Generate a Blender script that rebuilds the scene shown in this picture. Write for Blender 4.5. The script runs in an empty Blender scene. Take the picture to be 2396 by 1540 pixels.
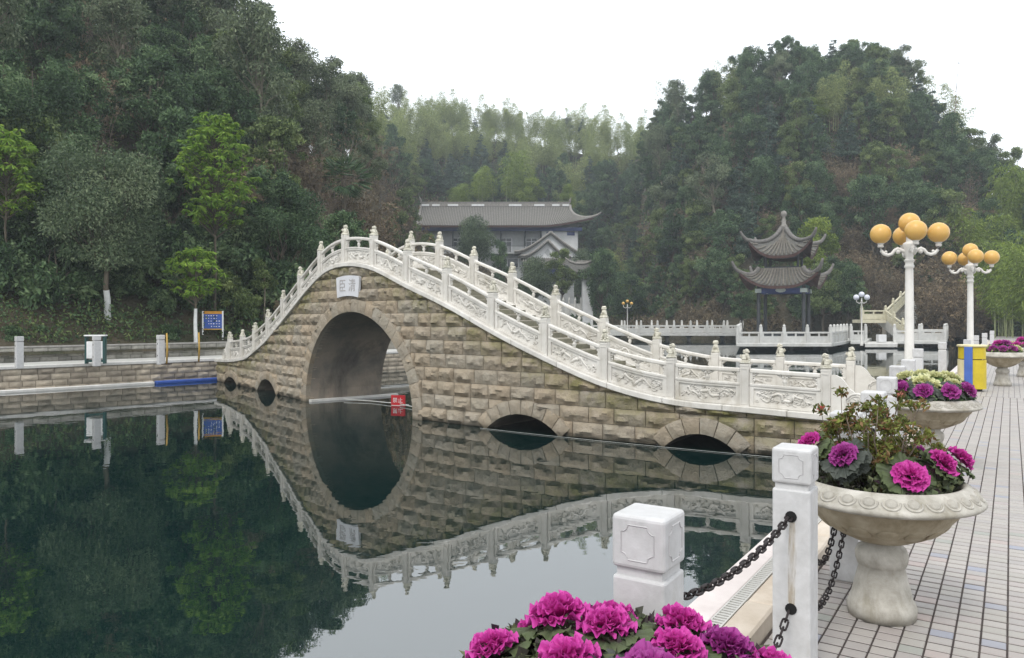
import bpy, math, random
import numpy as np
from math import sin, cos, pi, radians as RAD, sqrt, atan2
from mathutils import Vector, Matrix

random.seed(7)
rng = np.random.default_rng(11)
sc = bpy.context.scene
COL = sc.collection

# ---------------------------------------------------------------- camera, sky, sun, exposure
CAM_Z = 1.65          # eye height above the promenade paving (z = 0)
FPX, CX, HY = 1797.0, 1198.0, 742.0    # focal length, centre column and horizon row of a 2396 x 1540 copy of the photo
WATER_Z = -0.80
cam_d = bpy.data.cameras.new('camera')
cam_d.sensor_width = 36.0
cam_d.lens = 36.0 * FPX / 2396.0
cam_d.shift_y = -(770.0 - HY) / 2396.0
cam_d.clip_start = 0.05
cam_d.clip_end = 3000
cam = bpy.data.objects.new('camera', cam_d)
cam.location = (0, 0, CAM_Z)
cam.rotation_euler = (RAD(90), 0, 0)
COL.objects.link(cam)
sc.camera = cam

SUN_EL, SUN_AZ = 52.0, 210.0
world = bpy.data.worlds.new('World')
sc.world = world
world.use_nodes = True
wn = world.node_tree
wn.nodes.clear()
w_out = wn.nodes.new('ShaderNodeOutputWorld')
w_bg = wn.nodes.new('ShaderNodeBackground')
w_sky = wn.nodes.new('ShaderNodeTexSky')
w_sky.sky_type = 'NISHITA'
w_sky.sun_disc = False
w_sky.sun_elevation = RAD(SUN_EL)
w_sky.sun_rotation = RAD(SUN_AZ)
w_sky.dust_density = 4.0
w_bg.inputs['Strength'].default_value = 0.10
w_cl = wn.nodes.new('ShaderNodeBackground')          # the closed cloud deck, brighter overhead than at the rim
w_cl.inputs['Color'].default_value = (0.93, 0.965, 1.0, 1)
w_cl.inputs['Strength'].default_value = 1.70
w_mix = wn.nodes.new('ShaderNodeMixShader')
w_mix.inputs[0].default_value = 0.90
wn.links.new(w_sky.outputs[0], w_bg.inputs['Color'])
wn.links.new(w_bg.outputs[0], w_mix.inputs[1])
wn.links.new(w_cl.outputs[0], w_mix.inputs[2])
wn.links.new(w_mix.outputs[0], w_out.inputs['Surface'])

sun_d = bpy.data.lights.new('sun', 'SUN')
sun_d.energy = 1.5
sun_d.angle = RAD(14)
sun_d.color = (1.0, 0.97, 0.92)
sun = bpy.data.objects.new('sun', sun_d)
sun.rotation_euler = (RAD(90 - SUN_EL), 0, RAD(180 - SUN_AZ + 0))
sun.location = (0, 0, 60)
COL.objects.link(sun)

sc.view_settings.view_transform = 'Standard'
sc.view_settings.look = 'None'
sc.view_settings.exposure = 0.05
sc.view_settings.gamma = 1.0
sc.view_settings.use_curve_mapping = False
sc.cycles.max_bounces = 6
sc.cycles.diffuse_bounces = 3
sc.cycles.glossy_bounces = 3
sc.cycles.transmission_bounces = 3
sc.cycles.volume_bounces = 2
sc.cycles.transparent_max_bounces = 4
sc.cycles.caustics_reflective = False
sc.cycles.caustics_refractive = False
sc.cycles.use_denoising = True

# ---------------------------------------------------------------- pixels to places
def at_z(x, y, z=0.0):
    d = (CAM_Z - z) * FPX / (y - HY)
    return Vector(((x - CX) * d / FPX, d, z))
def at_d(x, y, d):
    return Vector(((x - CX) * d / FPX, d, CAM_Z - (y - HY) * d / FPX))

# ---------------------------------------------------------------- object helpers
def tag(o, label=None, cat=None, group=None, kind=None):
    if label: o['label'] = label
    if cat: o['category'] = cat
    if group: o['group'] = group
    if kind: o['kind'] = kind
    return o
def empty(name, loc=(0, 0, 0), rz=0.0, label=None, cat=None, group=None):
    o = bpy.data.objects.new(name, None)
    o.empty_display_size = 0.2
    o.location = loc
    o.rotation_euler = (0, 0, rz)
    COL.objects.link(o)
    return tag(o, label, cat, group)
def mesh_obj(name, me, parent=None, loc=None, rz=None, scale=None, rot=None):
    o = bpy.data.objects.new(name, me)
    COL.objects.link(o)
    if parent: o.parent = parent
    if loc is not None: o.location = loc
    if rz is not None: o.rotation_euler = (0, 0, rz)
    if rot is not None: o.rotation_euler = rot
    if scale is not None: o.scale = scale if hasattr(scale, '__len__') else (scale,) * 3
    return o
def copy_tree(o, parent=None):
    c = o.copy()
    COL.objects.link(c)
    c.parent = parent
    for ch in list(o.children):
        copy_tree(ch, c)
    return c
def bevel(o, w=0.01, seg=2):
    m = o.modifiers.new('bevel', 'BEVEL')
    m.width = w; m.segments = seg; m.limit_method = 'ANGLE'; m.angle_limit = RAD(35)
    return o

def fast_mesh(name, V, F, mat, smooth=False, tint=None):
    """V (n,3) array, F (m,k) array of equal sized faces"""
    V = np.asarray(V, dtype=np.float32); F = np.asarray(F, dtype=np.int32)
    me = bpy.data.meshes.new(name)
    k = F.shape[1]
    me.vertices.add(len(V)); me.vertices.foreach_set('co', V.ravel())
    me.loops.add(F.size); me.loops.foreach_set('vertex_index', F.ravel())
    me.polygons.add(len(F))
    me.polygons.foreach_set('loop_start', np.arange(0, F.size, k, dtype=np.int32))
    me.polygons.foreach_set('use_smooth', np.full(len(F), smooth))
    if tint is not None:
        at = me.attributes.new('tint', 'FLOAT', 'POINT')
        at.data.foreach_set('value', np.asarray(tint, dtype=np.float32))
    me.update(calc_edges=True)
    if mat: me.materials.append(mat)
    return me

class MB:
    """collects shapes; build() links them as one mesh object"""
    def __init__(s): s.v = []; s.f = []; s.m = []; s.cur = 0
    def add(s, v, f):
        n = len(s.v); s.v += [tuple(p) for p in v]; s.f += [tuple(i + n for i in q) for q in f]; s.m += [s.cur] * len(f); return s
    def box(s, c, size, rz=0.0, M=None):
        x, y, z = size[0] / 2, size[1] / 2, size[2] / 2
        P = [Vector((a * x, b * y, e * z)) for e in (-1, 1) for b in (-1, 1) for a in (-1, 1)]
        if M is None: M = Matrix.Rotation(rz, 3, 'Z')
        P = [M @ p + Vector(c) for p in P]
        return s.add(P, [(0, 2, 3, 1), (4, 5, 7, 6), (0, 1, 5, 4), (2, 6, 7, 3), (0, 4, 6, 2), (1, 3, 7, 5)])
    def hexa(s, P):       # 8 points: 4 bottom ring, 4 top ring (same winding)
        return s.add(P, [(3, 2, 1, 0), (4, 5, 6, 7), (0, 1, 5, 4), (1, 2, 6, 5), (2, 3, 7, 6), (3, 0, 4, 7)])
    def lathe(s, prof, n=16, c=(0, 0, 0), cap=True, mod=None):
        V = []
        for k, (r, z) in enumerate(prof):
            for i in range(n):
                a = 2 * pi * i / n
                rr = r * (mod(a, z, k) if mod else 1)
                V.append((c[0] + rr * cos(a), c[1] + rr * sin(a), c[2] + z))
        F = [(k * n + i, k * n + (i + 1) % n, (k + 1) * n + (i + 1) % n, (k + 1) * n + i) for k in range(len(prof) - 1) for i in range(n)]
        if cap:
            F.append(tuple(range(n - 1, -1, -1))); F.append(tuple((len(prof) - 1) * n + i for i in range(n)))
        return s.add(V, F)
    def tube(s, pts, r, n=6, cap=True, flat=1.0):
        pts = [Vector(p) for p in pts]
        if not hasattr(r, '__len__'): r = [r] * len(pts)
        V = []; up = Vector((0, 0, 1))
        for k, p in enumerate(pts):
            t = (pts[min(k + 1, len(pts) - 1)] - pts[max(k - 1, 0)])
            if t.length < 1e-9: t = Vector((0, 0, 1))
            t.normalize()
            a = t.cross(up if abs(t.z) < 0.95 else Vector((1, 0, 0))); a.normalize()
            b = a.cross(t)
            for i in range(n):
                q = 2 * pi * i / n
                V.append(p + a * (r[k] * cos(q)) + b * (r[k] * sin(q) * flat))
        F = [(k * n + i, k * n + (i + 1) % n, (k + 1) * n + (i + 1) % n, (k + 1) * n + i) for k in range(len(pts) - 1) for i in range(n)]
        if cap:
            F.append(tuple(range(n - 1, -1, -1))); F.append(tuple((len(pts) - 1) * n + i for i in range(n)))
        return s.add(V, F)
    def ball(s, c, r, n=10, m=7):
        if not hasattr(r, '__len__'): r = (r, r, r)
        V = [(c[0], c[1], c[2] - r[2])]
        for k in range(1, m):
            a = pi * k / m
            for i in range(n):
                b = 2 * pi * i / n
                V.append((c[0] + r[0] * sin(a) * cos(b), c[1] + r[1] * sin(a) * sin(b), c[2] - r[2] * cos(a)))
        V.append((c[0], c[1], c[2] + r[2]))
        F = [(0, 1 + (i + 1) % n, 1 + i) for i in range(n)]
        for k in range(m - 2):
            for i in range(n):
                F.append((1 + k * n + i, 1 + k * n + (i + 1) % n, 1 + (k + 1) * n + (i + 1) % n, 1 + (k + 1) * n + i))
        e = len(V) - 1; o = 1 + (m - 2) * n
        F += [(e, o + i, o + (i + 1) % n) for i in range(n)]
        return s.add(V, F)
    def grid(s, P, nu, nv, closed_u=False):      # P[(i*nv)+j]
        F = []
        for i in range(nu - (0 if closed_u else 1)):
            for j in range(nv - 1):
                a = i * nv + j; b = ((i + 1) % nu) * nv + j
                F.append((a, b, b + 1, a + 1))
        return s.add(P, F)
    def prism(s, poly, z0, z1):
        n = len(poly)
        V = [(p[0], p[1], z0) for p in poly] + [(p[0], p[1], z1) for p in poly]
        F = [tuple(range(n - 1, -1, -1)), tuple(range(n, 2 * n))] + [(i, (i + 1) % n, n + (i + 1) % n, n + i) for i in range(n)]
        return s.add(V, F)
    def mesh(s, name, mat, smooth=False, auto=None):
        me = bpy.data.meshes.new(name)
        me.from_pydata(s.v, [], s.f)
        for m in (mat if isinstance(mat, (list, tuple)) else [mat]): me.materials.append(m)
        if isinstance(mat, (list, tuple)): me.polygons.foreach_set('material_index', s.m)
        if smooth:
            me.polygons.foreach_set('use_smooth', [True] * len(me.polygons))
            if auto: me.set_sharp_from_angle(angle=RAD(auto))
        me.update()
        return me
    def build(s, name, mat, parent=None, loc=None, rz=None, smooth=False, auto=None):
        return mesh_obj(name, s.mesh(name, mat, smooth, auto), parent, loc, rz)

# ---------------------------------------------------------------- materials
class NT:
    def __init__(s, name):
        s.mat = bpy.data.materials.new(name); s.mat.use_nodes = True
        s.t = s.mat.node_tree; s.n = s.t.nodes; s.l = s.t.links
        s.n.clear()
        s.out = s.n.new('ShaderNodeOutputMaterial')
    def node(s, kind, **kw):
        n = s.n.new(kind)
        for k, v in kw.items():
            if k.startswith('_'): setattr(n, k[1:], v)
            else: n.inputs[k.replace('__', ' ')].default_value = v
        return n
    def link(s, a, b): s.l.new(a, b)
    def coords(s, which='Object'):
        return s.n.new('ShaderNodeTexCoord').outputs[which]
    def pos(s):
        return s.n.new('ShaderNodeNewGeometry').outputs['Position']
    def noise(s, vec, scale, detail=3, rough=0.6, dist=0.0, stretch=None):
        if stretch:
            m = s.n.new('ShaderNodeMapping'); m.inputs['Scale'].default_value = stretch
            s.link(vec, m.inputs['Vector']); vec = m.outputs[0]
        n = s.node('ShaderNodeTexNoise', Scale=scale, Detail=detail, Roughness=rough, Distortion=dist)
        s.link(vec, n.inputs['Vector'])
        return n.outputs['Fac']
    def ramp(s, fac, stops):
        r = s.n.new('ShaderNodeValToRGB'); e = r.color_ramp.elements
        while len(e) < len(stops): e.new(0.5)
        for i, (p, c) in enumerate(stops):
            e[i].position = p
            e[i].color = (c[0], c[1], c[2], 1) if hasattr(c, '__len__') else (c, c, c, 1)
        s.link(fac, r.inputs['Fac']); return r.outputs['Color']
    def mix(s, fac, a, b, mode='MIX'):
        m = s.n.new('ShaderNodeMix'); m.data_type = 'RGBA'; m.blend_type = mode
        for sock, val in ((m.inputs[0], fac), (m.inputs[6], a), (m.inputs[7], b)):
            if hasattr(val, 'links'): s.link(val, sock)
            elif hasattr(val, '__len__'): sock.default_value = (val[0], val[1], val[2], 1)
            else: sock.default_value = val
        return m.outputs[2]
    def math(s, op, a, b=None):
        m = s.n.new('ShaderNodeMath'); m.operation = op
        for sock, val in ((m.inputs[0], a), (m.inputs[1], b)):
            if val is None: continue
            if hasattr(val, 'links'): s.link(val, sock)
            else: sock.default_value = val
        return m.outputs[0]
    def attr(s, name='tint'):
        a = s.n.new('ShaderNodeAttribute'); a.attribute_name = name; return a.outputs['Fac']
    def rand(s):
        return s.n.new('ShaderNodeObjectInfo').outputs['Random']
    def bump(s, h, strength=0.3, dist=0.02):
        b = s.node('ShaderNodeBump', Strength=strength, Distance=dist)
        s.link(h, b.inputs['Height']); return b.outputs['Normal']
    def principled(s, color, rough=0.7, normal=None, spec=0.4, **kw):
        p = s.n.new('ShaderNodeBsdfPrincipled')
        if hasattr(color, 'links'): s.link(color, p.inputs['Base Color'])
        else: p.inputs['Base Color'].default_value = (color[0], color[1], color[2], 1)
        if hasattr(rough, 'links'): s.link(rough, p.inputs['Roughness'])
        else: p.inputs['Roughness'].default_value = rough
        p.inputs['Specular IOR Level'].default_value = spec
        for k, v in kw.items(): p.inputs[k.replace('__', ' ')].default_value = v
        if normal is not None: s.link(normal, p.inputs['Normal'])
        s.link(p.outputs[0], s.out.inputs['Surface'])
        return p

def mottled(name, c1, c2, scale=4.0, rough=0.7, bump=0.2, bscale=None, bdist=0.01, per=0.0, stain=None, stain_amt=0.5, spec=0.35, coords='Object', stretch=None, detail=4):
    t = NT(name)
    v = t.coords(coords) if coords != 'World' else t.pos()
    n = t.noise(v, scale, detail, 0.65, 0.3, stretch)
    col = t.ramp(n, [(0.30, c1), (0.70, c2)])
    if stain:
        n2 = t.noise(v, scale * 0.45, 5, 0.7, 0.6, (1, 1, 0.35))
        f = t.ramp(n2, [(0.52, 0.0), (0.74, stain_amt)])
        col = t.mix(f, col, stain)
    if per:
        g = t.ramp(t.rand(), [(0, 1 - per), (1, 1 + per)])
        col = t.mix(1.0, col, g, 'MULTIPLY')
    nb = None
    if bump: nb = t.bump(t.noise(v, bscale or scale * 6, 4, 0.65), bump, bdist)
    t.principled(col, rough, nb, spec)
    return t.mat
def plain(name, c, rough=0.5, spec=0.4, metallic=0.0, var=0.12):
    c1 = tuple(x * (1 - var) for x in c); c2 = tuple(min(1, x * (1 + var)) for x in c)
    t = NT(name); v = t.coords()
    col = t.ramp(t.noise(v, 5.0, 4), [(0.3, c1), (0.7, c2)])
    t.principled(col, rough, t.bump(t.noise(v, 60, 2), 0.06, 0.004), spec, Metallic=metallic)
    return t.mat
def leaf_mat(name, dark, mid, light, trans=0.25, rough=0.55, spec=0.25, hue=0.12):
    t = NT(name)
    col = t.ramp(t.attr(), [(0.0, dark), (0.5, mid), (1.0, light)])
    g = t.ramp(t.rand(), [(0, (1 - hue, 1 - hue * .7, 1 - hue)), (1, (1 + hue, 1 + hue * .8, 1 + hue * .4))])
    col = t.mix(1.0, col, g, 'MULTIPLY')
    p = t.principled(col, rough, None, spec)
    tr = t.n.new('ShaderNodeBsdfTranslucent'); t.link(col, tr.inputs['Color'])
    ms = t.n.new('ShaderNodeMixShader'); ms.inputs[0].default_value = trans
    t.link(p.outputs[0], ms.inputs[1]); t.link(tr.outputs[0], ms.inputs[2]); t.link(ms.outputs[0], t.out.inputs['Surface'])
    return t.mat

MARBLE = mottled('white_marble', (0.53, 0.505, 0.455), (0.69, 0.665, 0.62), 3.0, 0.6, 0.2, 45, 0.006, 0.07, (0.30, 0.26, 0.18), 0.60)
MARBLE_LION = mottled('weathered_marble', (0.40, 0.38, 0.30), (0.70, 0.67, 0.58), 9.0, 0.65, 0.25, 60, 0.01, 0.10, (0.22, 0.22, 0.13), 0.6)
POST_STONE = mottled('post_stone', (0.46, 0.455, 0.45), (0.61, 0.605, 0.605), 11.0, 0.5, 0.22, 90, 0.004, 0.05, (0.36, 0.33, 0.26), 0.42, detail=7)
MORTAR = mottled('mortar', (0.22, 0.20, 0.165), (0.36, 0.33, 0.28), 6, 0.9, 0.3)
GREYSTONE = mottled('grey_stone', (0.26, 0.25, 0.23), (0.42, 0.40, 0.37), 4, 0.85, 0.4, 30, 0.02, 0.22)
PALE_KERB = mottled('pale_kerb', (0.55, 0.54, 0.51), (0.68, 0.66, 0.63), 3, 0.75, 0.15, 50, 0.004, 0.05, (0.36, 0.31, 0.25), 0.35)
DARK_METAL = plain('dark_metal', (0.035, 0.028, 0.028), 0.55, 0.5, 0.6)
BLACK = plain('black', (0.012, 0.012, 0.012), 0.7, 0.3)
WHITE_PAINT = plain('white_paint', (0.74, 0.74, 0.73), 0.5)
YELLOW = plain('yellow_paint', (0.62, 0.44, 0.03), 0.45)
BLUE = plain('blue_paint', (0.035, 0.09, 0.36), 0.45)
# ================================================================ setting: water, promenade, banks, hills
def water_mat():
    t = NT('pool_water')
    v = t.pos()
    n = t.noise(v, 0.9, 3, 0.5, 0.2)
    n2 = t.noise(v, 6.0, 2, 0.5, 0.0, (1, 1, 1))
    h = t.math('ADD', n, t.math('MULTIPLY', n2, 0.10))
    nb = t.bump(h, 0.07, 0.05)
    p = t.principled((0.002, 0.0125, 0.0120), 0.008, nb, 0.5, IOR=2.9)
    return t.mat
WATER = water_mat()
mb = MB()
mb.add([(-140, -30, WATER_Z), (140, -30, WATER_Z), (140, 140, WATER_Z), (-140, 140, WATER_Z)], [(0, 1, 2, 3)])
water = mb.build('pool_water', WATER); tag(water, kind='structure')

# promenade frame: a runs along the row of white bollards, c across it away from the water
PA = Vector((0.424, 2.38, 0)); PT = Vector((0.545, 0.8385, 0)).normalized(); PN = Vector((PT.y, -PT.x, 0))
def prom(a, c, z=0.0): return PA + PT * a + PN * c + Vector((0, 0, z))
PROM_RZ = atan2(PT.y, PT.x)
def paving_mat():
    """pattern of the small paving tiles, for the far end where single tiles cannot be told apart"""
    t = NT('promenade_paving')
    tc = t.coords()
    mp = t.n.new('ShaderNodeMapping'); t.link(tc, mp.inputs['Vector'])
    br = t.n.new('ShaderNodeTexBrick')
    br.offset = 0.0; br.squash = 1.0
    for k, v in (('Scale', 1.0), ('Mortar Size', 0.007), ('Brick Width', 0.115), ('Row Height', 0.100), ('Mortar Smooth', 0.1)): br.inputs[k].default_value = v
    br.inputs['Color1'].default_value = (0.36, 0.34, 0.315, 1); br.inputs['Color2'].default_value = (0.42, 0.39, 0.365, 1); br.inputs['Mortar'].default_value = (0.14, 0.12, 0.12, 1)
    t.link(mp.outputs[0], br.inputs['Vector'])
    col = t.mix(t.ramp(t.noise(tc, 2.0, 4), [(0.35, 0.0), (0.8, 0.35)]), br.outputs['Color'], (0.36, 0.34, 0.33))
    t.principled(col, 0.55, None, 0.4)
    return t.mat
PAVE = paving_mat()
TILE_BED = mottled('tile_bed', (0.035, 0.028, 0.027), (0.085, 0.068, 0.06), 8, 0.95, 0.3)
def tile_mat():
    t = NT('promenade_tile')
    v = t.pos()
    r = t.attr('tint')
    col = t.ramp(r, [(0.0, (0.35, 0.33, 0.298)), (0.3, (0.40, 0.368, 0.34)), (0.55, (0.335, 0.312, 0.297)), (0.80, (0.38, 0.335, 0.315)), (0.86, (0.30, 0.315, 0.28)), (0.92, (0.40, 0.33, 0.305)), (0.955, (0.275, 0.285, 0.335)), (1.0, (0.29, 0.30, 0.355))])
    col = t.mix(t.ramp(t.noise(v, 90, 3, 0.7), [(0.45, 0.0), (0.72, 0.38)]), col, (0.27, 0.25, 0.24))
    col = t.mix(t.ramp(t.noise(v, 1.3, 4, 0.6), [(0.40, 0.0), (0.72, 0.45)]), col, (0.31, 0.28, 0.255))
    t.principled(col, t.ramp(t.noise(v, 3, 3), [(0.3, 0.38), (0.7, 0.62)]), t.bump(t.noise(v, 160, 2), 0.12, 0.003), 0.45)
    return t.mat
TILE = tile_mat()
mb = MB()                 # the slab: a solid quay from the water's edge
A0, A1_, C0, C1 = -6.0, 75.0, -0.12, 9.0
mb.hexa([(A0, -C1, -1.6), (A1_, -C1, -1.6), (A1_, -C0, -1.6), (A0, -C0, -1.6), (A0, -C1, -0.0045), (A1_, -C1, -0.0045), (A1_, -C0, -0.0045), (A0, -C0, -0.0045)])
prom_root = mb.build('promenade', TILE_BED, None, PA, PROM_RZ); tag(prom_root, kind='structure')   # local x = along, local y = -across
mb = MB()
mb.box(((16.5 + A1_) / 2, -(C0 + C1) / 2, -0.004), (A1_ - 16.5, C1 - C0 - 0.01, 0.016))
mb.build('far_paving', PAVE, prom_root)
TW, TLEN = 0.115, 0.100
def tile_V(a, c, dz):
    x0, x1 = a + 0.0085, a + TLEN - 0.0085
    y0, y1 = -(c + 0.0042), -(c + TW - 0.0042)
    z0, z1 = -0.0045, 0.0 + dz
    e = 0.0022
    return [(x0, y0, z0), (x1, y0, z0), (x1, y1, z0), (x0, y1, z0), (x0 + e, y0 - e, z1), (x1 - e, y0 - e, z1), (x1 - e, y1 + e, z1), (x0 + e, y1 + e, z1)]
TILE_F = [(7, 6, 5, 4), (4, 5, 1, 0), (5, 6, 2, 1), (6, 7, 3, 2), (7, 4, 0, 3)]
tiles = []
tr = random.Random(21)
for i in range(int((-2.0) / TLEN), int(16.5 / TLEN)):
    for j in range(0, 46):
        a, c = i * TLEN, C0 + 0.01 + j * TW
        p = prom(a, c)
        if p.y < 2.2: continue
        px = CX + FPX * p.x / p.y; py = HY + FPX * CAM_Z / p.y
        vis = 1880 < px < 2450 and py < 1600
        patch = sin(i * 0.31 + j * 1.7) * sin(i * 0.13 - j * 0.8)
        tint = tr.uniform(0, 0.8)
        if tr.random() < (0.22 if patch > 0.25 else 0.03): tint = tr.uniform(0.84, 1.0)
        tiles.append(((0 if vis else 1, p.y), a, c, tr.uniform(-0.001, 0.001), tint))
tiles.sort()
protos = []
for k in range(12):
    tint = [0.05, 0.15, 0.25, 0.35, 0.45, 0.52, 0.6, 0.68, 0.75, 0.86, 0.92, 0.98][k]
    protos.append(fast_mesh('tile', tile_V(0, 0, 0), TILE_F, TILE, tint=[tint] * 8))
levels = [0.05, 0.15, 0.25, 0.35, 0.45, 0.52, 0.6, 0.68, 0.75, 0.86, 0.92, 0.98]
for q, a, c, dz, tint in tiles[:300]:
    k = min(range(12), key=lambda k: abs(levels[k] - tint))
    mesh_obj('tile', protos[k], prom_root, (a, -c, dz))
V = []; F = []; T = []
for q, a, c, dz, tint in tiles[300:]:
    n = len(V); V += tile_V(a, c, dz); F += [tuple(i + n for i in f) for f in TILE_F]; T += [tint] * 8
o = mesh_obj('paving_tiles', fast_mesh('paving_tiles', V, F, TILE, tint=T), prom_root); o['kind'] = 'stuff'

# kerb, drain grate and ledge at the water's edge (interrupted at the bridge mouth)
KERB = mottled('kerb_stone', (0.44, 0.37, 0.29), (0.60, 0.53, 0.45), 3, 0.85, 0.3, 30, 0.006, 0.10, (0.28, 0.2, 0.13), 0.5)
LEDGE = mottled('ledge_stone', (0.56, 0.50, 0.48), (0.66, 0.60, 0.575), 4, 0.8, 0.15, 60, 0.003, 0.05, (0.42, 0.36, 0.33), 0.4)
GRATE = mottled('grate_concrete', (0.42, 0.41, 0.38), (0.54, 0.53, 0.50), 9, 0.85, 0.2)
quay = empty('quay_edge', prom(0, -0.3, WATER_Z), PROM_RZ); tag(quay, kind='structure')
QO = -0.3
def qbox(name, mat, a0, a1, c0, c1, z0, z1, bev=0.008):
    mb = MB(); mb.box(((a0 + a1) / 2, -((c0 + c1) / 2 - QO), (z0 + z1) / 2 - WATER_Z), (a1 - a0, c1 - c0, z1 - z0))
    o = mb.build(name, mat, quay)
    if bev: bevel(o, bev, 1)
    return o
for (r0, r1) in ((-5.0, 11.1), (14.9, 60.0)):
    a = r0
    while a < r1 - 0.05:
        b = min(r1, a + (0.78 if a < 10 else 2.4))
        qbox('kerb_stone', KERB, a + 0.004, b - 0.004, -0.28, -0.125, -0.5, 0.095 + tr.uniform(-.004, .004), 0.012)
        a = b
    a = r0
    while a < r1 - 0.05:
        b = min(r1, a + (1.6 if a < 10 else 4.8))
        qbox('ledge_stone', LEDGE, a + 0.003, b - 0.003, -0.53, -0.362, -1.5, 0.088)
        a = b
    qbox('channel', GRATE, r0, r1, -0.361, -0.281, -1.0, 0.05, 0)
    if r0 < 0:
        me = None
        for k in range(int(8.5 / 0.036)):
            aa = -0.4 + k * 0.036
            mb = MB(); mb.box((0, 0, 0), (0.018, 0.07, 0.03))
            if me is None: me = mb.mesh('grate_bar', GRATE)
            mesh_obj('grate_bar', me, quay, (aa, -(-0.321 - QO), 0.075 - WATER_Z))
        for c in (-0.356, -0.286): qbox('grate_edge', GRATE, -0.42, 8.2, c - 0.004, c + 0.004, 0.052, 0.091, 0)
qbox('bridge_landing', PALE_KERB, 11.105, 14.895, -0.53, -0.125, -1.5, -0.003, 0.004)

# ---------------------------------------------------------------- opposite bank: stone quay, path, low wall
LB0 = at_z(0, 919, WATER_Z); LB1 = at_z(505, 889, WATER_Z)
LT = (LB1 - LB0); LT.z = 0; LT.normalize(); LN = Vector((-LT.y, LT.x, 0))       # LN points inland
def bank(u, v, z=0.0): return Vector((LB0.x, LB0.y, 0)) + LT * u + LN * v + Vector((0, 0, z))
BANK_RZ = atan2(LT.y, LT.x)
bank_root = empty('stone_bank', bank(0, 0, WATER_Z), BANK_RZ); tag(bank_root, kind='structure')
def bbox(name, mat, u0, u1, v0, v1, z0, z1, bev=0.0):
    mb = MB(); mb.box(((u0 + u1) / 2, (v0 + v1) / 2, (z0 + z1) / 2 - WATER_Z), (u1 - u0, v1 - v0, z1 - z0))
    o = mb.build(name, mat, bank_root)
    if bev: bevel(o, bev, 1)
    return o
PATH = mottled('path_concrete', (0.40, 0.40, 0.37), (0.53, 0.52, 0.49), 2, 0.85, 0.2, 30, 0.004, 0, (0.3, 0.28, 0.22), 0.4)
BANKSTONE = mottled('bank_stone', (0.27, 0.23, 0.18), (0.43, 0.37, 0.29), 3.0, 0.9, 0.6, 14, 0.03, 0.30, (0.16, 0.14, 0.10), 0.5, coords='World')
WALLSTONE = mottled('low_wall_stone', (0.20, 0.195, 0.17), (0.36, 0.34, 0.30), 3.0, 0.9, 0.6, 14, 0.03, 0.25, (0.11, 0.12, 0.07), 0.6, coords='World')
ULEN = (LB1 - LB0).length
UE = ULEN + 1.4
bbox('path', PATH, -20, UE + 14, 0.24, 2.3, -1.5, 0.04)
bbox('core_wall', MORTAR, -20, UE + 14, 0.07, 0.239, -1.5, -0.06)
bbox('path_edge', PALE_KERB, -20, UE + 14, -0.02, 0.24, -0.058, 0.045, 0.01)
bbox('water_ledge', PALE_KERB, -20, 4.75, -0.26, -0.002, -1.3, -0.715, 0.02)
def rough_stone(w, h, seed, amp, mat, name='stone'):
    """rock-faced block, front towards -y, lower left corner at the origin"""
    mb = MB(); nu, nv = 6, 4; P = []
    for i in range(nu):
        for j in range(nv):
            u, v = i / (nu - 1), j / (nv - 1)
            e = min(1, min(u, 1 - u) * 4) * min(1, min(v, 1 - v) * 3)
            P.append((u * w, -e * amp * (0.5 + 0.8 * abs(vn(u * w * 4 + seed, v * h * 5, seed))), v * h))
    mb.grid(P, nu, nv)
    a, b, c, d = (0, 0.1, 0), (w, 0.1, 0), (w, 0.1, h), (0, 0.1, h)
    mb.add([(0, 0, 0), (w, 0, 0), b, a], [(3, 2, 1, 0)]); mb.add([(0, 0, h), (w, 0, h), c, d], [(0, 1, 2, 3)])
    mb.add([(0, 0, 0), (0, 0, h), d, a], [(0, 1, 2, 3)]); mb.add([(w, 0, 0), (w, 0, h), c, b], [(3, 2, 1, 0)])
    return mb.mesh(name, mat, smooth=True, auto=40)
def vn(x, y, z=0.0):
    from mathutils import noise
    return noise.noise(Vector((x, y, z)))
brn = random.Random(9)
VARS = [(w, rough_stone(w - 0.014, 0.19, brn.uniform(0, 50), 0.06, BANKSTONE, 'stone')) for w in (0.38, 0.46, 0.54, 0.42, 0.5, 0.6)]
cnt = 0
for c in range(4):
    u = -3.0 - brn.uniform(0, .4)
    while u < UE + 9.0:
        w, me = brn.choice(VARS)
        mesh_obj('stone', me, bank_root, (u, 0.03, -0.86 + c * 0.20 - WATER_Z)); u += w; cnt += 1
VARW = [(w, rough_stone(w - 0.014, 0.165, brn.uniform(0, 50), 0.05, WALLSTONE, 'stone')) for w in (0.42, 0.52, 0.6, 0.48)]
low_wall = empty('low_stone_wall', bank(0, 2.3, 0.04), BANK_RZ, 'low rough stone wall with flat top along the path under the trees', 'wall')
for c in range(3):
    u = -3.0 - brn.uniform(0, .4)
    while u < UE + 2.0:
        w, me = brn.choice(VARW)
        mesh_obj('stone', me, low_wall, (u, 0.0, c * 0.17)); u += w
mb = MB(); mb.box((UE / 2 - 3, 0.18, 0.255), (UE + 34, 0.16, 0.5)); mb.build('core_wall', MORTAR, low_wall)
mb = MB(); mb.box((UE / 2 - 3, 0.13, 0.535), (UE + 34, 0.34, 0.06)); bevel(mb.build('wall_top', GREYSTONE, low_wall), 0.012, 1)
# blue pontoon plank along the foot of the quay
mb = MB(); mb.box((0, 0, 0), (ULEN - 4.8 + 0.3, 0.26, 0.12))
o = bevel(mb.build('float_boom', BLUE, None, bank((4.8 + ULEN + 0.3) / 2, -0.2, WATER_Z + 0.045), BANK_RZ), 0.03, 2)
tag(o, 'long blue floating boom lying against the stone bank', 'boom')
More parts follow.
